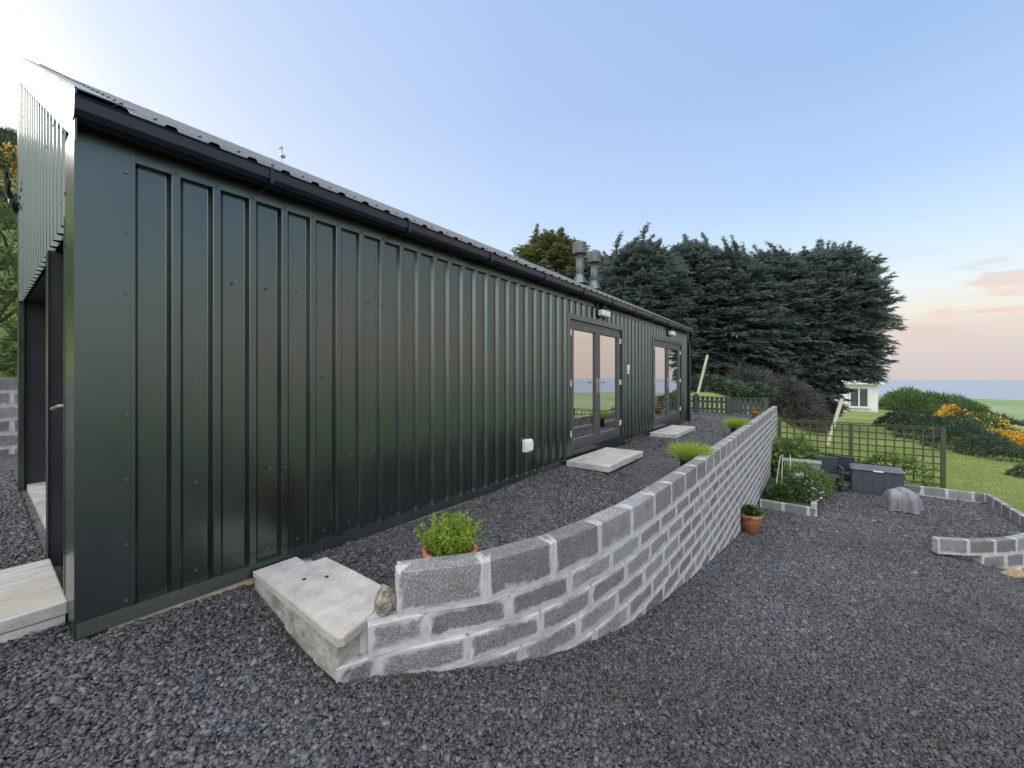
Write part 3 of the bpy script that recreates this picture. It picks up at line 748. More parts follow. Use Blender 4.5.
door_step(-2.90, -2.36, 8.86, 10.6, -1.212, 2, 'pale concrete slab step under the double door farther from the camera')
t = thing('gable_step', (-3.5, -.2, -1.35), 'broad pale plank textured step outside the gable door', 'step')
for i in range(3):
    b = MB(); b.bbox(-4.06+.287*i, -4.06+.287*(i+1)-.003, -.75, .30, -1.27, -1.20, .008); b.build('plank', M['plank'], t)
b = MB(); b.box(-4.05, -3.205, -.74, .29, -1.45, -1.272); b.build('base', M['mortar'], t)

# ------------------------------------------------------------------ plants
def blades(n, P, D, L, W, curve=.3, rng=RNG):
    """n narrow bent blades: base P, direction D (unit), length L, width W -> verts, tri faces"""
    D = D/np.linalg.norm(D, axis=1, keepdims=True)
    S = np.cross(D, rng.normal(size=(n, 3))); S /= np.linalg.norm(S, axis=1, keepdims=True)+1e-9
    mid = P + D*(L*.55)[:, None]; tip = P + D*L[:, None] - np.array([0,0,1])*(curve*L)[:, None]
    V = np.stack([P - S*W[:, None]*.35, P + S*W[:, None]*.35, mid - S*W[:, None]*.5, mid + S*W[:, None]*.5, tip], 1).reshape(-1, 3)
    f = np.array([[0,1,3],[0,3,2],[2,3,4]]); F = (f[None] + 5*np.arange(n)[:, None, None]).reshape(-1, 3)
    return V, F
def sphere_dirs(n, rng, up=None):
    d = rng.normal(size=(n, 3)); d /= np.linalg.norm(d, axis=1, keepdims=True)
    if up is not None: d[:, 2] = np.where(d[:, 2] < up, -d[:, 2], d[:, 2])
    return d
def lumps(n, r, k, rng, lump=.35, up=-.15):
    """points in a lumpy half-ellipsoid crown and their outward directions"""
    d = sphere_dirs(n, rng, up); c = sphere_dirs(k, rng, 0)
    dots = d @ c.T; rad = .78 + lump*np.clip((dots.max(1)-.72)/.28, 0, 1)
    rad = rad*rng.uniform(.62, 1.02, n)**.5
    return d*rad[:, None]*np.array(r), d
def bush(name, loc, r, n, leaf, wid, mat, label, cat, group=None, flowers=0, fmat=None, fsize=.1, k=9, seed=0, stem=True, part='foliage', droop=.1, fup=.1, parent=None, fdir=None):
    rng = np.random.default_rng(seed+100); loc = np.array(loc, float)
    t = thing(name, tuple(loc), label, cat, group) if parent is None else parent
    P, d = lumps(n, r, k, rng); P[:, 2] = np.maximum(P[:, 2], -.05)
    dd = d*.8 + rng.normal(0, .55, (n, 3)); L = leaf*rng.uniform(.6, 1.3, n)
    V, F = blades(n, P+loc, dd, L, wid*rng.uniform(.7, 1.3, n), droop, rng)
    np_mesh(part, V, F, mat, t)
    # short inner leaves close the middle of the bush
    if flowers:
        P, d = lumps(flowers, np.array(r)*1.03, k, rng, up=fup)
        cl = sphere_dirs(7, rng, .15)
        if fdir is not None: cl = cl*.5+np.array(fdir); cl /= np.linalg.norm(cl, axis=1, keepdims=True)
        m = (d @ cl.T).max(1) > (.72 if fdir is None else .6); P, d = P[m], d[m]
        V, F = blades(len(P), P+loc, d+rng.normal(0, .5, d.shape), fsize*rng.uniform(.7, 1.3, len(P)), fsize*.8*rng.uniform(.7, 1.3, len(P)), 0, rng)
        tag(np_mesh('flowers', V, F, fmat, t), kind='stuff')
    if stem:
        s_ = MB(); rg = random.Random(seed)
        for q in range(5):
            a = rg.uniform(0, 6.28); s_.tube([loc+np.array([0,0,-.1]), loc+np.array([math.cos(a)*r[0]*.25, math.sin(a)*r[1]*.25, r[2]*.35]), loc+np.array([math.cos(a)*r[0]*.5, math.sin(a)*r[1]*.5, r[2]*.62])], [max(.006, r[2]*.03), max(.005, r[2]*.02), .004], 5)
        s_.build('stems', M['bark'], t)
    return t
def pot(t, c, r, h, mat, taper=.72):
    c = Vector(c); p = MB()
    p.lathe(c, [(r*taper, 0), (r*.93, h*.80), (r*.94, h*.81), (r, h*.82), (r, h), (r*.88, h), (r*.86, h*.86)], 28); p.build('pot', mat, t, True)
    s_ = MB(); s_.lathe(c+Vector((0,0,h*.82)), [(r*.865, 0), (r*.6, .012), (r*.1, .018)], 20); s_.build('soil', M['soil'], t, True)
def tuft(t, c, n, rad, L, W, mat, spread, rng, part='foliage', curve=.15):
    a = rng.uniform(0, 2*np.pi, n); rr = rad*np.sqrt(rng.uniform(0, 1, n)); P = np.stack([c[0]+rr*np.cos(a), c[1]+rr*np.sin(a), np.full(n, c[2])], 1)
    D = np.stack([np.cos(a)*rr/rad*spread, np.sin(a)*rr/rad*spread, np.ones(n)], 1) + rng.normal(0, .22, (n, 3))
    V, F = blades(n, P, D, L*rng.uniform(.55, 1.1, n), np.full(n, W), curve, rng); np_mesh(part, V, F, mat, t)
# rosemary in terracotta near the slab
pc = (-1.80, 1.76, -1.32)
t = thing('potted_plant', pc, 'bushy bright green rosemary in a terracotta pot behind the wall near the step', 'potted plant')
pot(t, pc, .168, .27, M['terracotta'])
rng = np.random.default_rng(5); n = 260
a = rng.uniform(0, 6.283, n); rr = .10*np.sqrt(rng.uniform(0, 1, n)); B = np.stack([pc[0]+rr*np.cos(a), pc[1]+rr*np.sin(a), np.full(n, pc[2]+.23)], 1)
Dn = np.stack([np.cos(a)*rr/.10*.52, np.sin(a)*rr/.10*.52, np.ones(n)], 1)+rng.normal(0, .18, (n, 3)); Dn /= np.linalg.norm(Dn, axis=1, keepdims=True)
Ls = rng.uniform(.09, .265, n)*(1-.25*(rr/.10)**2); m = 34
tt = rng.uniform(.12, 1.0, (n, m)); PP = (B[:, None]+Dn[:, None]*(Ls[:, None]*tt)[..., None]).reshape(-1, 3)
DD = (Dn[:, None]*.9+rng.normal(0, .55, (n, m, 3))).reshape(-1, 3)
V, F = blades(n*m, PP, DD, rng.uniform(.018, .034, n*m), np.full(n*m, .0062), .05, rng); np_mesh('foliage', V, F, M['rosemary'], t)
st = MB()
for i in range(0, n, 2): st.tube([B[i], B[i]+Dn[i]*Ls[i]*.95], .0018, 4, False)
st.build('stems', M['shrub'], t)
for c, lab, sd, sc in (((-1.36, 5.86, -1.33), 'spiky lime green tuft in a black pot behind the middle of the wall', 8, 1.0), ((-1.38, 10.1, -1.33), 'small lime green tuft in a black pot behind the wall, nearer the picket fence', 9, .95)):
    t = thing('potted_tuft', c, lab, 'potted plant', 'lime green tufts along the wall'); pot(t, c, .15*sc, .22, M['blackpot'], .85)
    tuft(t, (c[0], c[1], c[2]+.19), 900, .13*sc, .34*sc, .007, M['lime'], .85, np.random.default_rng(sd))
pc = (-.94, 8.5, float(hyard(-.9, 8.45))+.0)
t = thing('potted_plant', pc, 'leafy green plant in a terracotta pot at the foot of the block wall', 'potted plant')
pot(t, pc, .178, .34, M['terracotta'])
bush('', (pc[0], pc[1], pc[2]+.29), (.13,.13,.20), 300, .085, .035, M['shrub'], '', '', seed=21, parent=t, stem=True)
pc = (-1.42, 14.7, -1.31)
t = thing('potted_plant', pc, 'orange terracotta bowl with a low pale plant beside the picket fence', 'potted plant')
pot(t, pc, .21, .24, M['terracotta'], .8); bush('', (pc[0], pc[1], pc[2]+.2), (.19,.19,.10), 300, .06, .03, M['shrubl'], '', '', seed=22, parent=t, stem=False)
# raised bed by the wall
t = thing('raised_bed', (-.5, 12, -3.1), 'raised planting bed edged with grey concrete blocks against the long wall', 'raised bed')
run_wall('bed', t, [(-1.05,11.05),(.02,11.05),(.02,14.0)], -2.88, 1, .24, .46, .11, lambda x, y: -3.5, .03, False)
b = MB(); b.box(-1.07, -.08, 11.15, 14.0, -3.2, -2.93); b.build('soil', M['soil'], t)
bush('flowering_shrub', (-.26, 12.1, -2.93), (.38,.48,.52), 2200, .09, .035, M['shrub'], 'rounded shrub dotted with pale pink flowers spilling over the raised bed', 'shrub', flowers=700, fmat=M['whitebloom'], fsize=.035, seed=31)
bush('low_plant', (-.66, 11.75, -2.93), (.33,.35,.26), 1300, .12, .05, M['shrub'], 'low leafy green plant in the front of the raised bed', 'plant', seed=32)
bush('green_mound', (-.25, 13.1, -2.93), (.6,.6,.62), 2400, .08, .03, M['shrubl'], 'soft light green mound at the back of the raised bed', 'shrub', seed=33)
bush('tall_shrub', (-.55, 15.2, -3.15), (.70,.75,1.22), 1500, .19, .085, M['shrubl'], 'tall broad leaved shrub between the end of the wall and the trellis', 'shrub', seed=34)
bush('climbing_plant', (.35, 16.1, -3.2), (.6,.28,.70), 900, .13, .055, M['shrub'], 'leafy bush growing through the trellis behind the dark chairs', 'shrub', seed=35)
bush('climbing_plant', (1.7, 16.25, -3.2), (.95,.2,1.05), 700, .15, .05, M['shrubl'], 'sparse creeper scrambling over the trellis behind the storage box', 'shrub', seed=36)
for i, (x, y, h, lean, lab) in enumerate(((-.82, 11.9, 1.0, .12, 'pale garden cane leaning nearest the wall in the raised bed'), (-.70, 12.35, .95, .02, 'pale upright garden cane in the middle of the raised bed'), (-.52, 12.9, .9, -.02, 'pale garden cane standing behind the flowering shrub'))):
    b = MB(); b.tube([(x, y, -2.95), (x+lean*.5, y, -2.95+h*.5), (x+lean, y, -2.95+h)], .011, 6); o = b.build('garden_cane', M['cane']); tag(o, lab, 'cane', 'canes in the raised bed')
t = thing('planter_trough', (-.35, 14.35, -3.15), 'grey green planter trough standing behind the raised bed', 'planter')
b = MB(); b.bbox(-.75, .1, 14.15, 14.55, -3.15, -2.42, .02); b.build('trough', simple('sage_plastic', (.20,.24,.22), (.27,.31,.28), 8, .6), t)
b = MB(); b.bbox(-.78, .13, 14.12, 14.58, -2.46, -2.40, .01); b.build('rim', simple('sage_rim', (.17,.21,.16), (.22,.26,.20), 8, .6), t)

# ------------------------------------------------------------------ fences, poles
tr_ = thing('trellis_fence', (1, 16.6, -3.2), 'square lattice trellis fence of brown slats behind the storage box', 'trellis')
YT, ZT0, ZT1 = 16.6, -3.22, -1.50
for xa, xb in ((-1.0, .88), (.88, 2.9)):
    b = MB()
    n = round((xb-xa)/.205)
    for i in range(1, n): x = xa+(xb-xa)*i/n+random.uniform(-.008,.008); b.box(x-.018, x+.018, YT-.012, YT, ZT0+.1, ZT1)
    for j in range(9): z = ZT0+.14+j*(ZT1-ZT0-.15)/8; b.box(xa+.04, xb-.04, YT+.0005, YT+.013, z-.018, z+.018)
    b.build('lattice_panel', M['lattice'], tr_)
for x in (-1.0, .88, 2.9):
    b = MB(); b.bbox(x-.05, x+.05, YT-.05, YT+.05, ZT0-.2, ZT1+.04, .006); b.build('post', M['lattice'], tr_)
b = MB(); b.box(-1, 2.9, YT-.02, YT+.02, ZT1+.04, ZT1+.065); b.build('top_rail', M['lattice'], tr_)
pk = thing('picket_fence', (-2.5, 15.5, -1.31), 'low dark green picket fence at the end of the gravel terrace', 'fence')
b = MB(); YF = 15.5; x = -4.6
while x < -1.28:
    solid = -2.35 < x < -1.95
    wd = .095 if not solid else .4
    b.box(x, x+wd, YF, YF+.018, -1.24, -.74+ .012*(-1.2-x)*3); x += .15 if not solid else .42
b.build('pickets', M['fence'], pk)
b = MB()
for z in (-1.12, -.86): b.box(-4.6, -1.25, YF+.019, YF+.06, z-.035, z+.035)
b.box(-4.6, -1.25, YF-.02, YF+.05, -.73, -.70); b.build('rails', M['fence'], pk)
for x, h in ((-3.42, .72), (-2.38, .58), (-1.3, .58), (-4.6, .72)):
    b = MB(); b.bbox(x-.06, x+.06, YF-.05, YF+.06, -1.4, -1.31+h, .006); b.build('post', M['fence'], pk)
def D(u, v):
    a = (u-512)/404.; q = (377-v)/404.; return np.array([-.601+.799*a, .799+.601*a, q])
p0 = D(697, 397)*17.5; p1 = D(707.5, 355)*17.5
b = MB(); b.tube([p0-(p1-p0)*.12, p0, p1], .055, 8); tag(b.build('leaning_pole', M['pole']), 'pale leaning pole behind the picket fence in front of the dark conifers', 'pole', 'leaning timber poles')
p0 = D(829, 440)*19.0; p1 = D(842, 399)*19.0
b = MB(); b.tube([p0-(p1-p0)*.12, p0, p1], .075, 8); tag(b.build('leaning_pole', M['pole']), 'pale leaning pole behind the trellis beside the white house', 'pole', 'leaning timber poles')
q0 = D(707, 357)*17.5; q1 = D(841, 400)*19.0
b = MB(); b.tube([q0*(1-f)+q1*f-np.array([0,0,.35*math.sin(math.pi*f)*.6]) for f in np.linspace(0, 1, 14)], .008, 5)
tag(b.build('wire', M['gutter']), 'thin dark wire strung between the two leaning poles', 'wire')

# ------------------------------------------------------------------ yard furniture
t = thing('storage_box', (1.4, 14.8, -3.15), 'dark grey resin storage box with a lighter lid in front of the trellis', 'storage box')
b = MB(); b.bbox(.78, 1.83, 14.45, 15.05, -3.17, -2.54, .02); 
for i in range(5): b.box(.83+i*.2, .83+i*.2+.16, 14.442, 14.455, -3.10, -2.63)
b.build('body', M['box'], t)
b = MB(); b.bbox(.75, 1.86, 14.41, 15.08, -2.538, -2.47, .03); b.bbox(.80, 1.81, 14.46, 15.03, -2.48, -2.445, .015); b.build('lid', M['lid'], t)
b = MB(); b.bbox(1.22, 1.42, 14.395, 14.43, -2.53, -2.50, .006); b.build('handle', M['white'], t)
def draped(name, c, rx, ry, h, label):
    rg = np.random.default_rng(4); n, mr = 96, 26; V = []
    ph = rg.uniform(0, 6.28, 6)
    for j in range(mr):
        q = j/(mr-1)
        for i in range(n):
            th = 2*np.pi*i/n; fold = q**2*(.075*np.sin(5*th+ph[0])+.05*np.sin(9*th+ph[1])+.035*np.sin(17*th+ph[2])+.02*np.sin(29*th+ph[3]))
            sq = (abs(np.cos(th))**3.2+abs(np.sin(th))**3.2)**(-1/3.2)
            rad = (np.sin(min(q*1.25, 1)*np.pi/2)*.88 + .16*q)*(1+1.9*fold)*sq*(.90)*(1+.16*np.cos(th-.6))
            z = h*(1-max(0, (q-.15)/.85)**2.3) + .05*h*np.sin(3*th+ph[4])*(1-q)*q*4 + .07*h*np.cos(th-1)*(1-q)
            if q > .96: z = .02+.03*abs(np.sin(4*th+ph[5]))
            V.append((c[0]+rx*rad*np.cos(th), c[1]+ry*rad*np.sin(th), c[2]+z))
    i = np.arange(n); F = np.concatenate([np.stack([j*n+i, j*n+(i+1) % n, (j+1)*n+(i+1) % n, (j+1)*n+i], 1) for j in range(mr-1)])
    return tag(np_mesh(name, np.array(V), F, M['cover'], smooth=True), label, 'covered item')
draped('covered_item', (1.58, 13.1, float(hyard(1.58, 13.1))), .33, .30, .50, 'lumpy thing under a draped grey cover on the gravel by the storage box')
def chair(x, y, z, rz, label, s=1.0):
    t = thing('garden_chair', (x, y, z), label, 'chair', 'dark garden chairs', rz)
    def P(name, mb): 
        ob = mb.build(name, M['rattan']); ob.parent = t; return ob
    P('seat', MB().bbox(-.27, .27, -.26, .26, .36, .43, .02)); P('backrest', MB().bbox(-.27, .27, .22, .29, .43, .88, .025))
    for sx in (-1, 1):
        P('armrest', MB().bbox(sx*.30-.035, sx*.30+.035, -.28, .27, .62, .66, .012))
        for sy in (-.25, .23): P('leg', MB().bbox(sx*.29-.025, sx*.29+.025, sy-.025, sy+.025, 0, .62, .006))
    t.scale = (s,)*3
chair(.26, 14.5, -3.17, R(8), 'dark garden chair beside the raised bed')
chair(.60, 15.2, -3.17, R(-15), 'dark garden chair half hidden beside the storage box', .95)
t = thing('bucket', (.60, 14.45, -3.17), 'small grey bucket on the gravel between chair and storage box', 'bucket')
b = MB(); b.lathe((.60, 14.42, -3.17), [(.09, 0), (.12, .2), (.125, .21), (.11, .21), (.085, .02)], 18); b.build('bucket_body', M['lid'], t, True)
b = MB(); b.tube([(.60+.12*math.cos(a_), 14.42, -2.97+.10*math.sin(a_)) for a_ in np.linspace(0, math.pi, 9)], .006, 5); b.build('bucket_handle', M['steel'], t)

# ------------------------------------------------------------------ white house
hx, hy = 3.5, 59.0; hz = float(land_z(hx, hy))
t = thing('white_house', (hx, hy, hz), 'white rendered flat roofed house on the lawn beyond the conifers', 'house')
b = MB(); b.box(-8, 5.4, 59, 66, hz-.6, hz+3.0); b.build('wall', M['house'], t)
b = MB(); b.box(-8.4, 5.85, 58.4, 66.4, hz+3.0, hz+3.22); b.build('roof', M['house'], t)
b = MB(); b.box(-4.2, 2.75, 57.6, 59.0, hz-.6, hz+1.5); b.build('front_wing', M['house'], t)
wd = MB(); wd.box(3.05, 4.6, 58.94, 58.99, hz+.55, hz+2.55); wn = wd.build('window', M['glassdark'], t)
b = MB()
for x in (3.05, 3.82, 4.6): b.box(x-.06, x+.06, 58.90, 58.939, hz+.5, hz+2.6)
for z in (.5, 2.58): b.box(2.99, 4.66, 58.895, 58.938, hz+z-.05, hz+z+.05)
b.build('frame', M['white'], wn)
b = MB(); b.box(2.85, 4.8, 58.80, 58.99, hz+.34, hz+.44); b.build('sill', M['white'], wn)

# ------------------------------------------------------------------ conifers
def conifer_mesh(H, Rr, nb, seed, per=20, low=(.45,.62,.85,1,.98,.80,.55,.16), top_lean=(.8, .1), fmin=.05):
    rng = np.random.default_rng(seed); PP, DD, LL, WW = [], [], [], []; tw = MB()
    for i in range(nb):
        f = fmin + (.98-fmin)*rng.uniform(0, 1)**.9; zb = H*f
        prof = Rr*float(np.interp(f, [0,.08,.2,.4,.68,.82,.92,1], low))
        az = rng.uniform(0, 2*np.pi); L = prof*rng.uniform(.72, 1.12)
        el = R(-6) + R(44)*f**1.6 + rng.normal(0, .13)
        h = np.array([np.cos(az), np.sin(az), 0]); ax = h*np.cos(el)+np.array([0,0,np.sin(el)])
        m = int(per*(.5+L/Rr)); s = rng.uniform(.22, 1.0, m)**.7
        droop = -.10*L
        base = np.array([0, 0, zb]) + ax[None]*(s*L)[:, None] + np.array([0,0,1])[None]*(droop*s**2)[:, None]
        side = np.cross(ax, [0,0,1]); side /= np.linalg.norm(side)+1e-9
        spread = rng.normal(0, .17*L*.6, m)*(1.1-s*.75)
        base = base + side[None]*spread[:, None] + rng.normal(0, .06, (m, 3))
        dirs = ax[None]*.9 + side[None]*(np.sign(spread)*rng.uniform(.1, .9, m))[:, None] + np.array([0,0,-.20])+rng.normal(0, .22, (m, 3))
        dirs /= np.linalg.norm(dirs, axis=1, keepdims=True)
        # each spray: a feather of 7 leaflets
        sl_ = rng.uniform(.34, .66, m)*(.8+.3*(1-f))
        for q, (pos, ang) in enumerate(((.0,.75),(.0,-.75),(.28,.6),(.28,-.6),(.5,.4),(.5,-.4),(.55,0))):
            sd = np.cross(dirs, np.array([0,0,1.0])); sd /= np.linalg.norm(sd, axis=1, keepdims=True)+1e-9
            dl_ = dirs*np.cos(ang)+sd*np.sin(ang)+rng.normal(0, .16, (m, 3))
            PP.append(base+dirs*(sl_*pos)[:, None]); DD.append(dl_); LL.append(sl_*(.5 if ang else .62)*rng.uniform(.8, 1.2, m)); WW.append(sl_*.17)
        if i % 3 == 0: tw.tube([(0,0,zb), tuple(np.array([0,0,zb])+ax*L*.5), tuple(np.array([0,0,zb])+ax*L*.9+np.array([0,0,droop*.8]))], [.05*(1-f)+.015, .03*(1-f)+.01, .006], 5, False)
    # nodding leaders
    for k in range(9):
        bx = rng.normal(0, Rr*.24, 2); z0 = H*rng.uniform(.88, .95); ln = H*rng.uniform(.10, .20); m = 60
        s = rng.uniform(0, 1, m); lean = np.array([top_lean[0]*rng.uniform(.5, 1.2), top_lean[1], 0])
        cpos = np.array([bx[0], bx[1], z0]) + np.array([0,0,ln])*s[:, None] + lean*(ln*.45*s**2.4)[:, None]
        dirs = rng.normal(0, 1, (m, 3))*np.array([1,1,.3])+np.array([0,0,.55])+lean*.5; wsc = (1.1-s)*.75+.14
        for q in range(5):
            PP.append(cpos+rng.normal(0, .06, (m, 3))); DD.append(dirs+rng.normal(0, .5, (m, 3))); LL.append(.62*wsc*rng.uniform(.6, 1.2, m)); WW.append(np.full(m, .075))
    P = np.concatenate(PP); Dd = np.concatenate(DD); Lc = np.concatenate(LL); W = np.concatenate(WW); n = len(P)
    Dd /= np.linalg.norm(Dd, axis=1, keepdims=True); S = np.cross(Dd, rng.normal(size=(n, 3))); S /= np.linalg.norm(S, axis=1, keepdims=True)
    V = np.stack([P+S*W[:, None]*.5, P-S*W[:, None]*.5, P+Dd*Lc[:, None]-np.array([0,0,.12])*Lc[:, None]], 1).reshape(-1, 3)
    F = np.arange(3*n).reshape(-1, 3)
    trk = MB(); trk.tube([(0,0,-.6), (.05,0,H*.3), (-.05,.05,H*.6), (0,0,H*.93)], [.34, .26, .16, .03], 9)
    trk.v += [] 
    b0 = len(trk.v); trk.v += tw.v; trk.a += tw.a; trk.f += [tuple(b0+i for i in f) for f in tw.f]
    return V, F, trk
protos = []
for sd, H, Rr, low in ((1, 12.0, 3.3, (.45,.62,.85,1,.96,.72,.42,.10)), (2, 12.0, 3.3, (.45,.62,.85,1,.98,.78,.46,.12)), (3, 12.0, 3.4, (.3,.3,.45,.92,1.0,.90,.62,.18))):
    V, F, trk = conifer_mesh(H, Rr, 950, sd, 24, low, fmin=.30 if sd == 3 else .05)
    protos.append((V, F, trk))
TREES = [ # u, t, top v, width scale, proto, rot, label
 (640, 27.5, 232, .90, 0, .4, 'dark conifer with thin nodding tips nearest the cabin flues'),
 (688, 29.5, 234, .95, 1, 2.1, 'dark conifer with a hooked leaning top right of the cabin roof end'),
 (727, 28.5, 243, .92, 0, 4.0, 'dark conifer in the middle of the row behind the picket fence'),
 (769, 29.0, 243, .92, 1, 3.4, 'dark conifer between the middle of the row and the wide end one'),
 (798, 29.5, 246, .86, 0, 5.2, 'dark conifer with a blunt top beside the wide end conifer'),
 (829, 28.5, 241, .90, 2, 1.2, 'wide dark conifer at the sea end of the row hanging over the white house'),
 (598, 31.0, 250, .90, 1, 2.7, 'dark conifer standing straight behind the two flues'),
]
fol_me = {}
for u, tt_, vt, wsc, k, rz, lab in TREES:
    g0 = D(u, 377)*tt_; gz = float(land_z(g0[0], g0[1])); ztop = (377-vt)/404*tt_; Hn = ztop-gz
    V, F, trk = protos[k]; t = thing('conifer_tree', (g0[0], g0[1], gz), lab, 'tree', 'row of dark conifers', rz)
    if k not in fol_me:
        o = np_mesh('crown', V, F, M['cypress']); fol_me[k] = (o.data, None); o.parent = t
        o2 = trk.build('trunk', M['bark']); o2.parent = t; fol_me[k] = (o.data, o2.data)
    else:
        for nm, me in zip(('crown', 'trunk'), fol_me[k]):
            o = bpy.data.objects.new(nm, me); COL.objects.link(o); o.parent = t
    t.scale = (wsc*1.1, wsc*1.1, Hn/13.2)
V, F, trk = conifer_mesh(12.0, 3.8, 620, 8, 24, (.45,.62,.85,1,.95,.74,.46,.12), top_lean=(.2, 0)); g0 = D(551, 377)*34; gz = float(land_z(g0[0], g0[1]))
t = thing('conifer_tree', (g0[0], g0[1], gz), 'yellowish green conifer showing over the cabin roof left of the flues', 'tree', None, 1.0)
o = np_mesh('crown', V, F, M['cypressy']); o.parent = t; o = trk.build('trunk', M['bark']); o.parent = t; t.scale = (1.15, 1.15, ((377-238)/404*34-gz)/12.3)
# bare twiggy scrub under the conifers
for i, (u, tt_, vt, w_, lab) in enumerate(((745, 24, 380, 1.45, 'grey twiggy bare bush behind the wall end'), (788, 24.5, 379, 1.55, 'grey twiggy bare bush above the middle of the trellis'), (803, 26, 390, 1.1, 'small grey twiggy bush beside the leaning pole'))):
    g0 = D(u, 377)*tt_; gz = float(land_z(g0[0], g0[1])); h = (377-vt)/404*tt_-gz
    bush('bare_bush', (g0[0], g0[1], gz), (w_, 1.3, max(h, 1.5)), 2600, .55, .035, M['twig'], lab, 'bush', 'bare bushes under the conifers', seed=50+i)

for i, (u, tt_, vt, w_, lab) in enumerate(((706, 21.5, 384, 1.9, 'dark green undergrowth behind the taller end of the picket fence'), (738, 22, 386, 1.9, 'dark green undergrowth behind the solid board of the picket fence'))):
    g0 = D(u, 377)*tt_; gz = float(land_z(g0[0], g0[1])); h = (377-vt)/404*tt_-gz
    bush('undergrowth', (g0[0], g0[1], gz), (w_, 1.2, max(h, .8)), 2600, .22, .06, M['gorse'], lab, 'bush', 'undergrowth below the conifers', seed=150+i)

# ------------------------------------------------------------------ gorse hedge and scrub on the right
def at(u, v, tt): g = D(u, v)*tt; return g
def gb(u, tt, vtop, w_, label, i, green=False, fl=0, fdir=None, n=2600, dpt=None, grp='gorse bushes beside the lawn'):
    g0 = D(u, 377)*tt; gz = float(land_z(g0[0], g0[1])); h = max(.5, (377-vtop)/404*tt-gz)
    return bush('gorse_bush' if not green else 'scrub_bush', (g0[0], g0[1], gz-.1), (w_, dpt or w_, h), n, .20*max(.6, w_/1.6)*(tt/22)**.5, .040*(tt/22)**.8, M['gorseg'] if green else M['gorse'], label, 'bush', grp, flowers=fl, fmat=M['bloom'], fsize=.12*(tt/22)**.6, seed=60+i, k=14, droop=.0, fdir=fdir)
gb(898, 29.0, 412, 1.2, 'low greyish bush at the near end of the gorse hedge by the trellis', 0)
gb(915, 26.5, 414, 1.7, 'dark bush in the gorse hedge behind the trellis end post', 1)
gb(940, 22.5, 416, 1.75, 'big dark gorse bush in the middle of the hedge', 2, n=3600)
gb(966, 19.5, 425, 1.45, 'dark gorse bush where the hedge slopes down to the lawn edge', 3, n=3200)
gb(988, 17.6, 434, 1.05, 'dark gorse bush at the low right end of the hedge', 4)
gb(1016, 18.5, 455, 0.6, 'small green bush beyond the right end of the gorse hedge', 9, True)
gb(956, 31.0, 406, 1.2, 'orange flowered gorse rising behind the dark hedge', 5, fl=2000, fdir=(-.4,-.5,.9))
gb(978, 29.0, 415, 1.8, 'green gorse with a few orange flowers left of the brightest clump', 6, True, fl=350, fdir=(-.2,-.4,.9))
gb(1003, 24.0, 431, 1.5, 'brightest orange gorse clump below the green field', 7, fl=6000, fdir=(0,-.5,.8))
gb(1024, 23.0, 435, 1.4, 'orange gorse clump cut by the right edge of the photo', 8, fl=6000, fdir=(0,-.5,.8))
gb(906, 52, 392, 2.6, 'light green leafy bush right beside the white house', 10, True, grp='green scrub along the slope')
gb(908, 56, 391, 3.0, 'green scrub bush next to the light bush by the house', 11, True, grp='green scrub along the slope')
gb(926, 60, 395, 3.4, 'green scrub bush on the skyline below the sea', 12, True, grp='green scrub along the slope')
gb(946, 58, 396, 3.4, 'dark tipped scrub bush on the skyline left of the field', 13, True, grp='green scrub along the slope')
gb(962, 52, 402, 2.6, 'scrub bush running down beside the green field', 14, True, grp='green scrub along the slope')
gb(992, 75, 417, 4.2, 'dark bush at the bottom corner of the green field', 15, grp='dark bushes below the field')
gb(1020, 78, 424, 3.6, 'dark bush at the right edge below the field line', 16, grp='dark bushes below the field')
gb(1024, 13.6, 474, .35, 'small dark plant on the lawn just behind the block edging', 17, n=900, grp=None)
# hillside behind the cabin
hills = [(-19,.2,2.6,1),(-24,1.0,3.0,0),(-30,.4,2.6,0),(-38,1.2,3.4,1),(-46,.6,3.6,0),(-60,2.2,2.6,0),(-22,-3,2.6,1),(-16.5,2.0,1.7,0)]
hl = ['green bush at the foot of the hillside','dark bush low on the hillside','dark scrub below the flowering gorse on the hillside','orange flowered gorse halfway up the hillside','dark gorse high on the hillside','topmost dark bush under the hill crest','green bush at the left edge of the hillside','small bush behind the pale block wall']
for i, ((x, y, r_, fl), lab) in enumerate(zip(hills, hl)):
    z = float(land_z(x, y)); up = x < -28
    bush('gorse_bush', (x, y, z-.2), (r_*.9, r_*1.1, r_*.85), 4200, .24, .06, M['gorse'] if up else M['gorseg'], lab, 'bush', 'bushes on the hillside', flowers=4200 if (fl and up) else 0, fmat=M['bloom'], fsize=.15, seed=90+i, k=12, droop=0, fup=-.1)

# ------------------------------------------------------------------ grass blades
def grass_blades(x0, x1, y0, y1, n, L, zf, name='grass', ok=None):
    X = RNG.uniform(x0, x1, n); Y = RNG.uniform(y0, y1, n)
    if ok is not None: k = ok(X, Y); X, Y = X[k], Y[k]
    n = len(X); Z = zf(X, Y); D_ = RNG.normal(0, .4, (n, 3)); D_[:, 2] = 1
    V, F = blades(n, np.stack([X, Y, Z-.01], 1), D_, L*RNG.uniform(.5, 1.3, n), np.full(n, L*.10), .2, RNG)
    tag(np_mesh(name, V, F, M['grass']), kind='stuff')
grass_blades(-1.0, 9, 16.0, 27, 52000, .085, land_z)
grass_blades(3.62, 7.5, 10.8, 16, 20000, .08, land_z)
grass_blades(-.9, 3.4, 15.5, 16.7, 5200, .22, land_z)

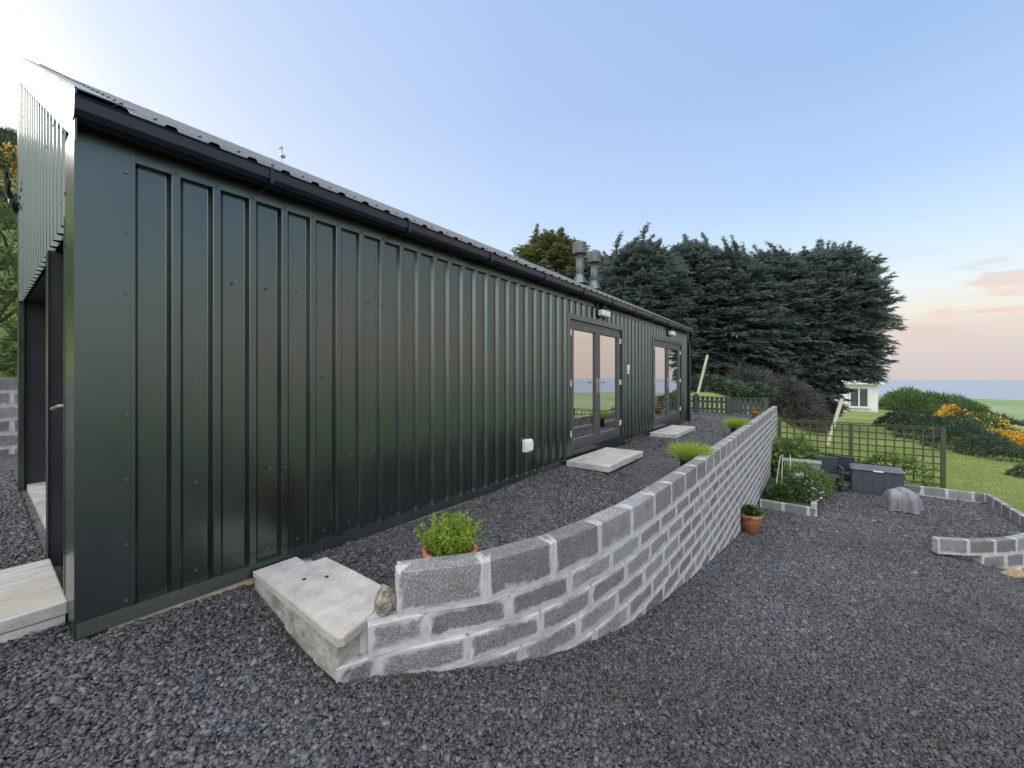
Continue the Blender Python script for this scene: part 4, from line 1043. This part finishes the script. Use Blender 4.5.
# ------------------------------------------------------------------ sky, sun, camera
SUN_AZ, SUN_EL = R(-100), R(22)                      # azimuth from +Y toward +X; the sun is behind the hill on the left
wd_ = bpy.data.worlds.new('World'); SC.world = wd_; wd_.use_nodes = True
nt = wd_.node_tree; nt.nodes.clear(); out = nt.nodes.new('ShaderNodeOutputWorld')
tc = nt.nodes.new('ShaderNodeTexCoord').outputs['Generated']
nrmz = nt.nodes.new('ShaderNodeVectorMath'); nrmz.operation = 'NORMALIZE'; nt.links.new(tc, nrmz.inputs[0]); dv = nrmz.outputs[0]
sep = nt.nodes.new('ShaderNodeSeparateXYZ'); nt.links.new(dv, sep.inputs[0]); z = sep.outputs[2]
east = ramp(nt, z, [(0, (.425,.37,.38)), (.045, (.445,.382,.385)), (.085, (.518,.43,.385)), (.118, (.57,.53,.465)), (.16, (.55,.58,.58)), (.22, (.46,.56,.635)), (.35, (.315,.435,.63)), (.54, (.235,.35,.565)), (.74, (.215,.33,.56)), (.80, (1.0,1.05,1.15)), (.87, (1.5,1.48,1.46)), (1, (1.6,1.58,1.55))])  # stops near the zenith: unseen overhead sky brightened to lift the foreground
west = ramp(nt, z, [(0, (.62,.58,.55)), (.2, (.60,.61,.64)), (.5, (.43,.49,.60)), (.74, (.36,.44,.60)), (.80, (1.0,1.05,1.15)), (.87, (1.5,1.48,1.46)), (1, (1.6,1.58,1.55))])  # overhead stops carry the same added brightening
dt = nt.nodes.new('ShaderNodeVectorMath'); dt.operation = 'DOT_PRODUCT'; nt.links.new(dv, dt.inputs[0])
sd = (math.sin(SUN_AZ)*math.cos(SUN_EL), math.cos(SUN_AZ)*math.cos(SUN_EL), math.sin(SUN_EL)); dt.inputs[1].default_value = sd
glow = ramp(nt, dt.outputs['Value'], [(.0, g3(0)), (.55, g3(.28)), (.80, g3(.62)), (.97, g3(1))])
c = mixc(nt, glow, east, west)
halo = ramp(nt, dt.outputs['Value'], [(.88, g3(0)), (.95, g3(.13)), (.99, g3(.8))])
c = mixc(nt, halo, c, (.68,.66,.64))
# added bright sky patch behind the camera, unseen, lifts light on upright faces
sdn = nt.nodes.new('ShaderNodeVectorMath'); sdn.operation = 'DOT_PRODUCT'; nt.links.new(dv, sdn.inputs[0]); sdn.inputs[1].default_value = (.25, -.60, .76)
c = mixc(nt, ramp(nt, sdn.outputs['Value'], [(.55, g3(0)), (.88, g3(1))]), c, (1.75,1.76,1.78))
# low clouds, mostly over the sea
mp = nt.nodes.new('ShaderNodeMapping'); mp.inputs['Scale'].default_value = (3.6, 3.6, 17); mp.inputs['Location'].default_value = (.35, 1.2, .15); nt.links.new(dv, mp.inputs[0])
cn = noise(nt, mp.outputs[0], 1.9, 6, .55)
band = ramp(nt, z, [(.06, g3(0)), (.09, g3(1)), (.15, g3(.95)), (.20, g3(.25)), (.25, g3(0))])
az = nt.nodes.new('ShaderNodeVectorMath'); az.operation = 'DOT_PRODUCT'; nt.links.new(dv, az.inputs[0]); az.inputs[1].default_value = (.45, .89, 0)
azf = ramp(nt, az.outputs['Value'], [(.78, g3(0)), (.95, g3(1))])
pz = nt.nodes.new('ShaderNodeVectorMath'); pz.operation = 'DOT_PRODUCT'; nt.links.new(dv, pz.inputs[0]); pz.inputs[1].default_value = (.78, .62, 0)
pk_ = math_(nt, 'MULTIPLY', ramp(nt, pz.outputs['Value'], [(.86, g3(0)), (.96, g3(.9)), (1, g3(1))]), ramp(nt, z, [(0, g3(.75)), (.10, g3(1)), (.22, g3(.65)), (.42, g3(0))]))
c = mixc(nt, pk_, c, (.56,.385,.30))
cf = math_(nt, 'MULTIPLY', math_(nt, 'MULTIPLY', ramp(nt, cn, [(.515, g3(0)), (.60, g3(.9))]), band), azf)
cc = ramp(nt, z, [(.07, (.44,.36,.37)), (.10, (.56,.395,.32)), (.15, (.56,.42,.35)), (.17, (.42,.41,.45))])
c = mixc(nt, cf, c, cc)
sky = nt.nodes.new('ShaderNodeTexSky'); sky.sky_type = 'NISHITA'; sky.sun_disc = False; sky.sun_elevation = SUN_EL; sky.sun_rotation = SUN_AZ
skc = mixc(nt, 1.0, sky.outputs[0], (.10,.10,.10), 'MULTIPLY')
c = mixc(nt, .12, c, skc)
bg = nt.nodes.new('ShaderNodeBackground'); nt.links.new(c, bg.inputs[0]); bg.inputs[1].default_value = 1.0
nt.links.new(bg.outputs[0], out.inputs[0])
su = bpy.data.lights.new('sun', 'SUN'); su.energy = .35; su.angle = R(18); su.color = (1, .93, .84)
so_ = bpy.data.objects.new('sun', su); COL.objects.link(so_); so_.location = (-30, 0, 40)
so_.rotation_euler = Vector(sd).to_track_quat('Z', 'Y').to_euler()
cam = bpy.data.cameras.new('camera'); co_ = bpy.data.objects.new('camera', cam); COL.objects.link(co_); SC.camera = co_
cam.sensor_width = 36; cam.lens = 36*404/1024; cam.clip_end = 30000; cam.clip_start = .05; cam.shift_y = -7/1024
co_.location = (0, 0, 0); co_.rotation_euler = (R(90), 0, math.atan2(.601, .799))
SC.render.engine = 'CYCLES'; SC.cycles.use_denoising = True; SC.cycles.max_bounces = 6; SC.cycles.diffuse_bounces = 3
try: SC.cycles.denoiser = 'OPENIMAGEDENOISE'; SC.cycles.denoising_input_passes = 'RGB_ALBEDO_NORMAL'
except Exception: pass
SC.view_settings.view_transform = 'Standard'; SC.view_settings.look = 'None'; SC.view_settings.gamma = 1; SC.view_settings.exposure = .75
